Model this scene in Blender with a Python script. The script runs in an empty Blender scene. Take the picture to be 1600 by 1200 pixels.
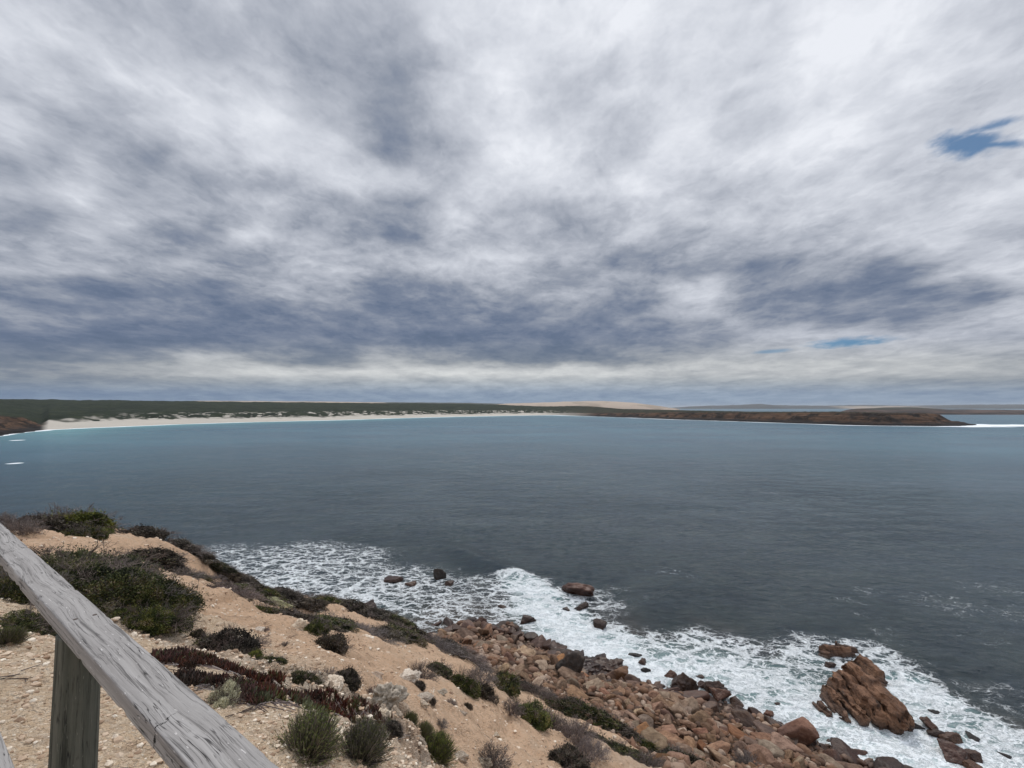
import bpy, bmesh, math, random
import numpy as np
from mathutils import Vector, Matrix, Quaternion

random.seed(7)
RNG = np.random.default_rng(7)
SC = bpy.context.scene
COL = SC.collection
F = 700.0                      # focal length in pixels of a 1600 px wide picture
CAMZ = 22.0                    # eye height above the sea
PITCH = math.atan(36.0 / F)

# ------------------------------------------------------------------ camera
cd = bpy.data.cameras.new("camera")
cam = bpy.data.objects.new("camera", cd)
COL.objects.link(cam)
cam.location = (0, 0, CAMZ)
cam.rotation_euler = (math.radians(90) + PITCH, 0, 0)
cd.sensor_width = 36.0
cd.lens = 36.0 * F / 1600.0
cd.clip_start = 0.05
cd.clip_end = 80000
SC.camera = cam
SC.view_settings.view_transform = 'Standard'
SC.view_settings.look = 'None'
SC.view_settings.exposure = 0.0
SC.view_settings.gamma = 1.0
SC.render.engine = 'CYCLES'
SC.cycles.max_bounces = 6
SC.cycles.diffuse_bounces = 3
SC.cycles.glossy_bounces = 3
SC.cycles.transmission_bounces = 3
SC.cycles.volume_bounces = 0
SC.cycles.caustics_reflective = False
SC.cycles.caustics_refractive = False
SC.cycles.use_denoising = True
SUN_EL, SUN_AZ = 56.0, 6.0     # degrees; azimuth from straight ahead towards the right


def lin(c):
    return tuple((x / 12.92 if x <= 0.04045 else ((x + 0.055) / 1.055) ** 2.4) for x in c)


def lin255(r, g, b):
    return lin((r / 255, g / 255, b / 255))


# ------------------------------------------------------------------ node helper
class NT:
    def __init__(s, tree):
        s.t = tree
        s.n = tree.nodes
        s.l = tree.links

    def node(s, typ, props=None, **ins):
        nd = s.n.new(typ)
        for k, v in (props or {}).items():
            setattr(nd, k, v)
        for k, v in ins.items():
            k = int(k[1:]) if k[0] == 'i' and k[1:].isdigit() else k.replace('_', ' ')
            s.put(nd, k, v)
        return nd

    def put(s, nd, k, v):
        sock = nd.inputs[k]
        if isinstance(v, bpy.types.NodeSocket):
            s.l.new(v, sock)
        elif isinstance(v, bpy.types.Node):
            s.l.new(v.outputs[0], sock)
        else:
            if hasattr(sock.default_value, '__len__') and not hasattr(v, '__len__'):
                v = (v, v, v)
            if sock.type == 'RGBA' and len(v) == 3:
                v = (*v, 1)
            sock.default_value = v

    def m(s, op, a, b=0.0, c=None, clamp=False):
        nd = s.node('ShaderNodeMath', {'operation': op, 'use_clamp': clamp}, i0=a, i1=b)
        if c is not None:
            s.put(nd, 2, c)
        return nd.outputs[0]

    def vm(s, op, a, b=(0, 0, 0), scale=None):
        nd = s.node('ShaderNodeVectorMath', {'operation': op}, i0=a, i1=b)
        if scale is not None:
            s.put(nd, 'Scale', scale)
        return nd.outputs['Value'] if op in ('LENGTH', 'DOT_PRODUCT', 'DISTANCE') else nd.outputs[0]

    def mix(s, f, a, b, blend='MIX'):
        nd = s.node('ShaderNodeMix', {'data_type': 'RGBA', 'blend_type': blend})
        s.put(nd, 0, f)
        s.put(nd, 6, a)
        s.put(nd, 7, b)
        return nd.outputs[2]

    def fmix(s, f, a, b):
        nd = s.node('ShaderNodeMix', {'data_type': 'FLOAT'})
        s.put(nd, 0, f)
        s.put(nd, 2, a)
        s.put(nd, 3, b)
        return nd.outputs[0]

    def noise(s, vec, scale, detail=4, rough=0.55, dist=0.0, out=0, lac=2.0, dim='3D'):
        nd = s.node('ShaderNodeTexNoise', {'noise_dimensions': dim}, Vector=vec, Scale=scale, Detail=detail,
                    Roughness=rough, Distortion=dist, Lacunarity=lac)
        return nd.outputs[out]

    def vor(s, vec, scale, feature='F1', rand=1.0, out='Distance', smooth=None):
        nd = s.node('ShaderNodeTexVoronoi', {'feature': feature}, Vector=vec, Scale=scale, Randomness=rand)
        return nd.outputs[out]

    def mr(s, v, a, b, c=0.0, d=1.0, kind='LINEAR', clamp=True):
        nd = s.node('ShaderNodeMapRange', {'interpolation_type': kind, 'clamp': clamp})
        for i, x in enumerate((v, a, b, c, d)):
            s.put(nd, i, x)
        return nd.outputs[0]

    def ramp(s, f, stops, interp='LINEAR'):
        nd = s.node('ShaderNodeValToRGB')
        cr = nd.color_ramp
        cr.interpolation = interp
        while len(cr.elements) < len(stops):
            cr.elements.new(0.5)
        for e, (p, c) in zip(cr.elements, stops):
            e.position = p
        for e, (p, c) in zip(cr.elements, stops):
            e.color = (*c, 1) if len(c) == 3 else c
        s.put(nd, 0, f)
        return nd.outputs[0]

    def attr(s, name, out='Fac'):
        return s.node('ShaderNodeAttribute', {'attribute_name': name}).outputs[out]


# ------------------------------------------------------------------ world: overcast sky with two blue gaps
world = bpy.data.worlds.new("World")
SC.world = world
world.use_nodes = True
world.node_tree.nodes.clear()
W = NT(world.node_tree)
ROWY = [0, 60, 120, 180, 240, 290, 330, 370, 410, 450, 490, 525, 560, 580, 600, 620]
ROWS = """.80 .80 .74 .72 .66 .70 .78 .87 .91 .93 .92 .90 .88 .90 .88 .86 .82
.81 .83 .82 .78 .70 .64 .72 .87 .94 .90 .91 .88 .85 .90 .90 .86 .78
.71 .73 .84 .86 .76 .60 .64 .80 .91 .84 .85 .83 .86 .85 .88 .83 .82
.79 .65 .70 .84 .83 .65 .60 .74 .91 .78 .76 .85 .82 .87 .82 .79 .85
.63 .72 .60 .73 .82 .76 .59 .66 .91 .86 .80 .87 .87 .85 .82 .85 .87
.70 .79 .66 .64 .62 .76 .80 .68 .80 .86 .88 .79 .76 .79 .82 .84 .82
.66 .64 .72 .70 .76 .62 .62 .82 .66 .72 .79 .82 .76 .77 .79 .79 .72
.63 .70 .56 .54 .80 .68 .56 .66 .70 .62 .74 .68 .70 .65 .73 .74 .68
.64 .67 .68 .73 .56 .76 .72 .78 .74 .66 .58 .60 .53 .56 .60 .74 .77
.49 .50 .48 .47 .62 .58 .50 .55 .68 .64 .58 .76 .54 .48 .50 .52 .66
.55 .53 .53 .50 .46 .52 .50 .48 .52 .54 .55 .74 .52 .50 .55 .67 .72
.44 .42 .41 .44 .44 .47 .45 .42 .44 .45 .48 .58 .68 .70 .70 .70 .67
.50 .47 .52 .68 .60 .48 .62 .54 .46 .47 .54 .66 .70 .72 .72 .70 .64
.52 .56 .60 .73 .78 .75 .77 .82 .78 .79 .74 .73 .73 .72 .70 .66 .62
.50 .51 .55 .57 .59 .60 .64 .66 .67 .65 .64 .62 .62 .61 .60 .58 .56
.49 .50 .51 .52 .53 .54 .55 .56 .56 .56 .57 .58 .58 .57 .57 .56 .56"""
ROWS = [[float(v) for v in r.split()] for r in ROWS.splitlines()]
tc = W.node('ShaderNodeTexCoord')
dirv = W.vm('NORMALIZE', tc.outputs['Generated'])
sp = W.node('ShaderNodeSeparateXYZ', i0=dirv)
dx, dy, dz = sp.outputs
zc = W.m('MAXIMUM', dz, 0.0)
den = W.m('ADD', zc, 0.15)
plane = W.node('ShaderNodeCombineXYZ', i0=W.m('DIVIDE', dx, den), i1=W.m('DIVIDE', dy, den), i2=0.0).outputs[0]
# cloud streets run away from the viewer, a little to the right: stretch the noise along them
mp = W.node('ShaderNodeMapping', {'vector_type': 'POINT'}, Vector=plane)
mp.inputs['Rotation'].default_value = (0, 0, math.radians(20))
mp.inputs['Scale'].default_value = (1.0, 0.72, 1)
st = mp.outputs[0]
warp_c = W.noise(st, 1.7, 6, 0.62, out=1)
wsub = W.vm('SUBTRACT', warp_c, (0.5, 0.5, 0.5))
wsep = W.node('ShaderNodeSeparateXYZ', i0=wsub).outputs
az = W.m('ARCTAN2', dx, dy)
yc = W.m('MAXIMUM', dy, 0.22)
tt = W.m('DIVIDE', zc, yc)
fade = W.mr(tt, 0.0, 0.5, 0.12, 1.0)
s_w = W.m('ADD', az, W.m('MULTIPLY', wsep[0], W.m('MULTIPLY', fade, 0.24)))
t_w = W.m('MULTIPLY', tt, W.m('ADD', 1.0, W.m('MULTIPLY', wsep[1], 0.34)))
SR = 2.2
sfac = W.mr(s_w, -SR, SR)
sinp, cosp = math.sin(PITCH), math.cos(PITCH)


def row_t(y):
    v = (y - 600) / F
    return (sinp - v * cosp) / (cosp + v * sinp)


def row_ramp(vals):
    stops = [(0.0, (0.62,) * 3)]
    for i, v in enumerate(vals):
        a = math.atan((i * 100 - 800) / F)
        stops.append(((a + SR) / (2 * SR), (v,) * 3))
    stops.append((1.0, (0.72,) * 3))
    return W.ramp(sfac, stops, 'EASE')


cur = row_ramp(ROWS[0])
cur = W.mix(W.mr(t_w, row_t(0), row_t(0) * 2.2), cur, (0.74, 0.74, 0.74, 1))
for k in range(1, len(ROWS)):
    f = W.mr(t_w, row_t(ROWY[k - 1]), row_t(ROWY[k]), kind='SMOOTHSTEP')
    cur = W.mix(f, cur, row_ramp(ROWS[k]))
base_l = W.m('ADD', cur, 0.0)
n1 = W.noise(st, 2.8, 8, 0.56, 0.0)
n2 = W.noise(W.vm('ADD', plane, W.vm('SCALE', wsub, scale=0.35)), 4.6, 8, 0.58, 0.0)
n3 = W.noise(W.vm('ADD', st, (7.3, 2.1, 0)), 8.0, 5, 0.56, 0.0)
n1 = W.m('ADD', W.m('MULTIPLY', n1, 0.5), W.m('MULTIPLY', W.mr(n1, 0.36, 0.64, 0.25, 0.75, 'SMOOTHSTEP'), 0.5))
n4 = W.noise(W.vm('ADD', plane, W.vm('SCALE', wsub, scale=0.6)), 7.5, 7, 0.55, 0.0)
n4 = W.m('ABSOLUTE', W.m('SUBTRACT', n4, 0.5))
n5 = W.noise(W.vm('ADD', st, (3.3, 9.1, 0)), 16.0, 7, 0.7, 0.3)
det = W.m('ADD', W.m('ADD', W.m('MULTIPLY', W.m('SUBTRACT', n1, 0.5), 0.36), W.m('ADD', W.m('MULTIPLY', W.m('SUBTRACT', 0.07, n4), 0.30), W.m('MULTIPLY', W.m('SUBTRACT', n5, 0.5), 0.05))),
          W.m('ADD', W.m('MULTIPLY', W.m('SUBTRACT', n2, 0.5), 0.30), W.m('MULTIPLY', W.m('SUBTRACT', n3, 0.5), 0.10)))
det = W.m('MULTIPLY', det, W.mr(tt, 0.02, 0.25, 0.38, 1.0))
lum = W.m('ADD', base_l, det)
cloud = W.ramp(lum, [(0.30, lin255(88, 104, 128)), (0.42, lin255(104, 118, 142)), (0.50, lin255(122, 133, 153)),
                     (0.60, lin255(150, 157, 171)), (0.72, lin255(182, 187, 198)), (0.85, lin255(212, 216, 225)),
                     (0.97, lin255(236, 239, 246))])


hz_t = W.mr(tt, 0.015, 0.075, 1.0, 0.0, 'SMOOTHSTEP')
band = W.m('MULTIPLY', W.mr(tt, 0.03, 0.06), W.mr(tt, 0.16, 0.10))
cloud = W.mix(band, cloud, W.mix(1.0, cloud, (1.06, 1.04, 0.95, 1), 'MULTIPLY'))
cloud = W.mix(hz_t, cloud, W.mix(1.0, cloud, (0.92, 1.06, 1.14, 1), 'MULTIPLY'))


def gap(px, py, wx, wy, rot, soft, nsc, namt):
    a0 = math.atan((px - 800) / F)
    t0 = row_t(py)
    x = W.m('SUBTRACT', az, a0)
    y = W.m('SUBTRACT', tt, t0)
    cr, sr = math.cos(rot), math.sin(rot)
    xr = W.m('ADD', W.m('MULTIPLY', x, cr), W.m('MULTIPLY', y, sr))
    yr = W.m('SUBTRACT', W.m('MULTIPLY', y, cr), W.m('MULTIPLY', x, sr))
    r = W.m('SQRT', W.m('ADD', W.m('POWER', W.m('ABSOLUTE', W.m('DIVIDE', xr, wx)), 2.0),
                        W.m('POWER', W.m('ABSOLUTE', W.m('DIVIDE', yr, wy)), 2.0)))
    nz = W.m('MULTIPLY', W.m('SUBTRACT', W.noise(st, nsc, 7, 0.62), 0.5), namt)
    return W.mr(W.m('ADD', r, nz), 1.0 - soft, 1.0 + soft, 1.0, 0.0, 'SMOOTHSTEP')


g1 = gap(1530, 224, 0.036, 0.026, 0.55, 0.7, 14.0, 3.2)
g1b = gap(1562, 200, 0.040, 0.008, 0.55, 0.9, 14.0, 3.0)
g1c = gap(1575, 226, 0.045, 0.008, 0.1, 0.9, 14.0, 3.0)
g2 = gap(1330, 535, 0.048, 0.0085, 0.13, 0.8, 14.0, 2.4)
g3 = gap(1208, 549, 0.026, 0.004, 0.10, 0.6, 6.0, 1.6)
gg = W.m('MAXIMUM', W.m('MAXIMUM', g1, W.m('MAXIMUM', g1b, g1c)), W.m('MAXIMUM', g2, W.m('MULTIPLY', g3, 0.6)))
gg = W.m('MULTIPLY', gg, 0.90)
sky = W.node('ShaderNodeTexSky', {'sky_type': 'NISHITA', 'sun_disc': False, 'sun_elevation': math.radians(SUN_EL),
                                  'sun_rotation': math.radians(SUN_AZ), 'air_density': 1.3, 'dust_density': 0.3,
                                  'ozone_density': 3.0})
b1 = W.node('ShaderNodeBackground', Color=cloud, Strength=W.mr(tt, 1.0, 2.2, 1.0, 1.75, 'SMOOTHSTEP'))   # unseen sky overhead and behind, boosted to throw more light on the land
b2 = W.node('ShaderNodeBackground', Color=W.mix(1.0, sky.outputs[0], W.mix(W.mr(tt, 0.1, 0.45), (0.34, 0.66, 1.08, 1), (0.68, 0.95, 1.12, 1)), 'MULTIPLY'), Strength=0.052)
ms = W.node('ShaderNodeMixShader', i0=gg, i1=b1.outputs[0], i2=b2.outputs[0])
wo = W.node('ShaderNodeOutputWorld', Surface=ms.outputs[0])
world.cycles.sampling_method = 'MANUAL'
world.cycles.sample_map_resolution = 256

# ------------------------------------------------------------------ sun behind the cloud
sd = bpy.data.lights.new("sun", 'SUN')
sd.energy = 1.5
sd.angle = math.radians(14)
sd.color = (1.0, 0.95, 0.88)
sun = bpy.data.objects.new("sun", sd)
COL.objects.link(sun)
e, a = math.radians(SUN_EL), math.radians(SUN_AZ)
sdir = Vector((math.sin(a) * math.cos(e), math.cos(a) * math.cos(e), math.sin(e)))
sun.rotation_euler = (-sdir).to_track_quat('-Z', 'Y').to_euler()
sun.location = (0, 0, 100)


# ------------------------------------------------------------------ numpy noise
_P = np.random.default_rng(11).permutation(256)
_G2 = np.array([(math.cos(t), math.sin(t)) for t in np.linspace(0, 2 * math.pi, 17)[:-1]])


def pn2(x, y, seed=0):
    xi = np.floor(x).astype(np.int64)
    yi = np.floor(y).astype(np.int64)
    xf, yf = x - xi, y - yi
    u = xf * xf * xf * (xf * (xf * 6 - 15) + 10)
    v = yf * yf * yf * (yf * (yf * 6 - 15) + 10)

    def g(ix, iy, ax, ay):
        h = _P[(_P[(ix + seed * 37) & 255] + iy + seed * 17) & 255] & 15
        return _G2[h, 0] * ax + _G2[h, 1] * ay
    n00 = g(xi, yi, xf, yf)
    n10 = g(xi + 1, yi, xf - 1, yf)
    n01 = g(xi, yi + 1, xf, yf - 1)
    n11 = g(xi + 1, yi + 1, xf - 1, yf - 1)
    return (n00 * (1 - u) + n10 * u) * (1 - v) + (n01 * (1 - u) + n11 * u) * v


def fbm(x, y, octv=4, seed=0, gain=0.5):
    s, a = 0.0, 1.0
    for k in range(octv):
        s = s + a * pn2(x * 2 ** k + k * 5.3, y * 2 ** k - k * 3.7, seed + k)
        a *= gain
    return s


_G3 = np.random.default_rng(5).normal(size=(256, 3))
_G3 /= np.linalg.norm(_G3, axis=1)[:, None]


def pn3(p, seed=0):
    pi = np.floor(p).astype(np.int64)
    pf = p - pi
    w = pf * pf * pf * (pf * (pf * 6 - 15) + 10)
    out = 0
    for ox in (0, 1):
        for oy in (0, 1):
            for oz in (0, 1):
                h = _P[(_P[(_P[(pi[:, 0] + ox + seed * 31) & 255] + pi[:, 1] + oy) & 255] + pi[:, 2] + oz) & 255]
                d = pf - np.array((ox, oy, oz))
                ww = (w[:, 0] if ox else 1 - w[:, 0]) * (w[:, 1] if oy else 1 - w[:, 1]) * (w[:, 2] if oz else 1 - w[:, 2])
                out = out + ww * (d * _G3[h]).sum(1)
    return out


def fbm3(p, octv=4, seed=0, gain=0.5):
    s, a = 0.0, 1.0
    for k in range(octv):
        s = s + a * pn3(p * 2 ** k + k * 7.1, seed + k)
        a *= gain
    return s


def sstep(x, a, b):
    t = np.clip((x - a) / (b - a), 0, 1)
    return t * t * (3 - 2 * t)


# ------------------------------------------------------------------ mesh helpers
def mesh_from(name, V, faces, smooth=True):
    """faces: (n, k) int array, all of k corners."""
    V = np.asarray(V, dtype=np.float32)
    faces = np.asarray(faces, dtype=np.int32)
    n, k = faces.shape
    me = bpy.data.meshes.new(name)
    me.vertices.add(len(V))
    me.vertices.foreach_set('co', V.ravel())
    me.loops.add(n * k)
    me.loops.foreach_set('vertex_index', faces.ravel())
    me.polygons.add(n)
    me.polygons.foreach_set('loop_start', np.arange(0, n * k, k, dtype=np.int32))
    me.polygons.foreach_set('loop_total', np.full(n, k, dtype=np.int32))
    me.polygons.foreach_set('use_smooth', np.full(n, smooth, dtype=bool))
    me.update(calc_edges=True)
    return me


def add_attr(me, name, vals):
    at = me.attributes.new(name, 'FLOAT', 'POINT')
    at.data.foreach_set('value', np.asarray(vals, dtype=np.float32))


def grid_faces(nr, nc, wrap=False):
    r = np.arange(nr - 1)[:, None]
    c = np.arange(nc if wrap else nc - 1)[None, :]
    c2 = (c + 1) % nc
    a = r * nc + c
    b = r * nc + c2
    return np.stack([a, b, b + nc, a + nc], -1).reshape(-1, 4)


def link(name, me, mat=None, parent=None, loc=None):
    o = bpy.data.objects.new(name, me)
    COL.objects.link(o)
    if mat is not None and me is not None and not me.materials:
        me.materials.append(mat)
    if parent is not None:
        o.parent = parent
    if loc is not None:
        o.location = loc
    return o


def tag(o, label=None, cat=None, group=None, kind=None):
    if label:
        o['label'] = label
    if cat:
        o['category'] = cat
    if group:
        o['group'] = group
    if kind:
        o['kind'] = kind
    return o


def new_mat(name):
    m = bpy.data.materials.new(name)
    m.use_nodes = True
    m.node_tree.nodes.clear()
    t = NT(m.node_tree)
    out = t.node('ShaderNodeOutputMaterial')
    b = t.node('ShaderNodeBsdfPrincipled')
    t.l.new(b.outputs[0], out.inputs[0])
    return m, t, b


def bump(t, b, h, strength=0.5, dist=0.1):
    nd = t.node('ShaderNodeBump', Strength=strength, Distance=dist, Height=h)
    t.l.new(nd.outputs[0], b.inputs['Normal'])
    return nd


# ------------------------------------------------------------------ rays from the eye to places in the world
def ray(px, py):
    u, v = (px - 800) / F, (py - 600) / F
    return np.array((u, cosp + v * sinp, sinp - v * cosp))


def on_level(px, py, z):
    d = ray(px, py)
    k = (z - CAMZ) / d[2]
    return d[0] * k, d[1] * k


def project(x, y, z):
    d = np.array((x, y, z - CAMZ))
    zf_ = d[1] * cosp + d[2] * sinp
    v_ = (d[1] * sinp - d[2] * cosp)
    return 800 + F * d[0] / zf_, 600 + F * v_ / zf_


# ------------------------------------------------------------------ the near cliff-top and slope
CP = []
for p in [(0, 0, 20.33), (-3, 0, 20.4), (-2, 2, 20.3), (3, -1, 20.2), (0, -6, 20.6), (-8, -4, 20.6), (8, -5, 20.0),
          (-20, -10, 21), (20, -15, 20.0), (-25, 4, 19.6), (0, -40, 22), (-60, -30, 22), (50, -50, 20), (-60, 20, 17.5),
          (-32, 18, 17.5), (3, 4, 17.3), (6, 8, 14.2), (10, 4, 14.5), (16, 10, 9.5), (20, 0, 13), (30, -10, 14), (12, 15, 9.5),
          (20, 17, 4.5), (30, 12, 3), (38, 0, 4), (45, -20, 6),
          (-14, 35, 1.5), (-21, 36, 1.5), (-28, 38, 1.5), (-40, 41, 1.5), (-58, 45, 1.5), (-95, 55, 1.5),
          (-14, 44, -1.5), (-28, 47, -1.5), (-45, 51, -1.5), (-70, 58, -1.5), (-110, 70, -1.5), (-20, 60, -3), (-60, 75, -4),
          (0, 58, -3), (20, 50, -3), (38, 38, -3), (55, 20, -3), (70, -10, -3), (80, -50, -2), (0, 90, -5), (60, 60, -5),
          (-120, 100, -5), (120, 0, -5), (-17, 29, 6.5), (-24, 30, 9), (-34, 32, 10)]:
    CP.append(p)
for px, py, h in [(110, 1200, 20.3), (0, 1040, 20.25), (200, 1150, 20.2), (300, 1120, 20.0), (50, 990, 19.9), (450, 1150, 19.7),
                  (540, 1130, 19.5), (555, 1195, 19.6), (400, 1060, 19.4), (300, 1000, 18.9), (150, 930, 18.9), (40, 905, 18.9),
                  (350, 1030, 18.6), (490, 1065, 18.6), (575, 1075, 18.3), (650, 1130, 17.2), (640, 1195, 17.6), (700, 1190, 16.9),
                  (600, 1040, 17.2), (500, 1010, 17.3), (400, 960, 16.6), (320, 920, 16.6), (250, 890, 16.4), (200, 860, 16.3),
                  (120, 840, 16.6), (40, 825, 17.2), (0, 815, 17.3), (155, 836, 16.0), (200, 845, 15.8), (290, 866, 15.0),
                  (350, 888, 14.4), (400, 908, 13.9), (455, 930, 13.2), (510, 948, 12.3), (560, 965, 11.6), (600, 976, 11.0),
                  (640, 990, 9.8), (700, 1060, 13.6), (650, 1040, 14.0), (560, 1000, 14.2), (800, 1130, 12.9),
                  (850, 1170, 12.4), (950, 1200, 10.8), (690, 1005, 6.2), (760, 1040, 5.6), (850, 1078, 5.2), (900, 1120, 5.6),
                  (980, 1155, 5.2), (1090, 1198, 5.2), (780, 1085, 9.0), (860, 1125, 9.4), (930, 1165, 8.8), (730, 1110, 14.3),
                  (900, 1065, 2.3), (1000, 1110, 2.8), (1150, 1170, 2.4), (1250, 1200, 1.9), (760, 1005, 2.0),
                  (700, 978, 0.1), (780, 985, 0.2), (850, 1005, 0.1), (880, 1030, 0.1), (975, 1062, 0.1), (1060, 1092, 0.1), (1160, 1120, 0.1),
                  (1250, 1145, 0.0), (1320, 1175, 0.0), (1400, 1205, 0.0)]:
    x, y = on_level(px, py, h)
    CP.append((x, y, h))
CP = np.array(CP, dtype=float)
_c2 = 2.0


def _kern(d2):
    return -np.sqrt(d2 + _c2)


_n = len(CP)
_A = _kern(((CP[:, None, :2] - CP[None, :, :2]) ** 2).sum(-1)) + np.eye(_n) * 0.05
_M = np.zeros((_n + 3, _n + 3))
_M[:_n, :_n] = _A
_M[:_n, _n] = 1
_M[:_n, _n + 1:] = CP[:, :2]
_M[_n:, :_n] = _M[:_n, _n:].T
_WT = np.linalg.solve(_M, np.concatenate([CP[:, 2], np.zeros(3)]))


def base_h(x, y):
    x = np.asarray(x, dtype=float)
    y = np.asarray(y, dtype=float)
    s = _WT[_n] + _WT[_n + 1] * x + _WT[_n + 2] * y
    for i in range(_n):
        s = s + _WT[i] * _kern((x - CP[i, 0]) ** 2 + (y - CP[i, 1]) ** 2)
    return s


# limestone ledge that breaks through the slope in front of the fence
LX, LY = on_level(585, 1110, 18.2)


def ground_h(x, y):
    h = base_h(x, y)
    r = np.hypot(x, y)
    slope = sstep(h, 20.2, 18.5)
    h = h + fbm(x * 0.16, y * 0.16, 3, 3) * 0.9 * slope * sstep(r, 6, 18)
    h = h + fbm(x * 0.55, y * 0.55, 4, 9) * 0.22 * sstep(r, 1.5, 8)
    # gullies worn down the slope
    g = np.abs(pn2(x * 0.35 + 3 + 0.6 * pn2(x * .5, y * .5, 4), y * 0.11, 6))
    h = h - (1 - sstep(g, 0.0, 0.16)) * 0.22 * sstep(h, 4, 9) * (1 - sstep(h, 17.5, 19))
    # limestone crust: rough and knobbly
    lm = lime_w(x, y, h)
    crust = np.abs(fbm(x * 2.2, y * 2.2, 4, 14, 0.6))
    ledge = 1 - sstep(np.hypot(x - LX, y - LY), .8, 1.6)
    h = h + lm * (0.06 + .16 * ledge) * (sstep(crust, 0.05, 0.45) - 0.25) + lm * 0.06 * np.abs(fbm(x * 7, y * 7, 3, 21))
    h = h + (np.abs(fbm(x * .9 + 7, y * .9, 4, 112, .55)) - .2) * -.16 * sstep(r, 3, 8) * sstep(h, 4, 8)
    h = h + fbm(x * 2.6, y * 2.6, 4, 12, 0.55) * 0.045 + np.abs(fbm(x * 9, y * 9, 3, 15, 0.6)) * 0.018
    return h


def lime_w(x, y, h):
    d = np.hypot((x - LX) / 0.9, (y - LY) / 1.1)
    w = 1 - sstep(d + 0.5 * fbm(x * 1.5, y * 1.5, 3, 31), 0.5, 1.15)
    # a band of crust at the break of slope
    b = (1 - sstep(np.abs(h - 18.9 + 0.5 * fbm(x * .6, y * .6, 3, 33)), 0.1, 0.6)) * sstep(np.hypot(x, y), 2.8, 4.0)
    b2 = (1 - sstep(np.abs(h - 9.2 + 1.8 * fbm(x * .25, y * .25, 3, 35)), 0.3, 1.6)) * 0.6 * sstep(x, -2, 3)
    return np.clip(np.maximum(w, np.maximum(b * 0.8, b2)), 0, 1)


def at(px, py, zmin=0.0):
    """the place on the ground (or on the sea) seen at a given direction from the eye"""
    d = ray(px, py)
    k = np.concatenate([np.linspace(1.5, 20, 260), np.linspace(20.1, 90, 350)])
    X, Y, Z = d[0] * k, d[1] * k, CAMZ + d[2] * k
    H = base_h(X, Y)
    hit = np.where(Z <= np.maximum(H, zmin))[0]
    i = hit[0] if len(hit) else len(k) - 1
    return float(X[i]), float(Y[i]), float(k[i])


def gz(x, y):
    return float(ground_h(np.array([x]), np.array([y]))[0])


def gnormal(x, y, e=0.25):
    a = base_h(np.array([x + e, x - e, x, x]), np.array([y, y, y + e, y - e]))
    return Vector((-(a[0] - a[1]) / (2 * e), -(a[2] - a[3]) / (2 * e), 1)).normalized()


# --- ground sheet, fine where it is seen and coarse behind
A1 = np.radians(np.linspace(-66, 66, 760))
A2 = np.radians(np.linspace(66, 294, 90))[1:-1]
AZ = np.concatenate([A1, A2])
RR = np.concatenate([[0.02, 0.4], np.geomspace(0.8, 75, 620), np.geomspace(80, 260, 14)])
RG, AG = np.meshgrid(RR, AZ, indexing='ij')
X, Y = RG * np.sin(AG), RG * np.cos(AG)
H = ground_h(X.ravel(), Y.ravel())
H = np.where(RG.ravel() > 120, np.where(Y.ravel() > 0, -6, H), H)
V = np.stack([X.ravel(), Y.ravel(), H], -1)
me = mesh_from('ground', V, grid_faces(len(RR), len(AZ), True))
hb = H
xx, yy = X.ravel(), Y.ravel()
add_attr(me, 'lime', lime_w(xx, yy, base_h(xx, yy)))
add_attr(me, 'gravel', sstep(hb + 0.8 * fbm(xx * .5, yy * .5, 3, 41), 17.6, 19.0))
add_attr(me, 'beach', 1 - sstep(hb + 1.2 * fbm(xx * .3, yy * .3, 3, 43), 3.8, 6.0))
add_attr(me, 'wet', 1 - sstep(hb + 0.5 * fbm(xx * .8, yy * .8, 3, 45), 0.2, 1.3))

m, t, b = new_mat('ground_sand')
geo = t.node('ShaderNodeNewGeometry')
P = geo.outputs['Position']
sand = t.mix(t.noise(P, 0.35, 5, 0.6), (0.60, 0.385, 0.240), (0.74, 0.520, 0.350))
sand = t.mix(t.mr(t.noise(P, 2.2, 6, 0.65), 0.40, 0.70), sand, (0.58, 0.385, 0.245))
grav = t.mix(t.noise(P, 1.1, 6, 0.65), (0.50, 0.355, 0.225), (0.70, 0.54, 0.375))
grav = t.mix(t.mr(t.noise(P, 34, 4, 0.7), 0.5, 0.75), grav, (0.76, 0.65, 0.51))
grav = t.mix(t.mr(t.noise(P, 5.5, 6, 0.7), 0.56, 0.72), grav, (0.36, 0.24, 0.15))
sand = t.mix(t.m('MULTIPLY', t.mr(t.noise(P, 0.9, 7, 0.72, 0.6), 0.52, 0.66), 0.6), sand, (0.40, 0.265, 0.17))
sand = t.mix(t.m('MULTIPLY', t.mr(t.noise(P, 0.55, 6, 0.7, 0.3), 0.55, 0.68), 0.55), sand, (0.66, 0.52, 0.38))
c = t.mix(t.attr('gravel'), sand, grav)
vg = t.vor(P, 38, 'F1', 1, 'Color')
vgs = t.node('ShaderNodeSeparateColor', i0=vg).outputs[0]
c = t.mix(t.m('MULTIPLY', t.mr(vgs, 0.45, 1.0), t.fmix(t.attr('gravel'), 0.22, 0.5)), c, (0.80, 0.68, 0.53))
vg2 = t.node('ShaderNodeSeparateColor', i0=t.vor(P, 16, 'F1', 1, 'Color')).outputs[1]
c = t.mix(t.m('MULTIPLY', t.mr(vg2, 0.78, 0.9), 0.35), c, (0.27, 0.18, 0.12))
lime = t.ramp(t.noise(P, 3.5, 8, 0.7, 0.4), [(0.30, (0.20, 0.145, 0.105)), (0.45, (0.40, 0.30, 0.22)), (0.58, (0.58, 0.49, 0.39)),
                                          (0.75, (0.72, 0.65, 0.55))])
c = t.mix(t.m('MULTIPLY', t.attr('lime'), 0.85), c, lime)
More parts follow.
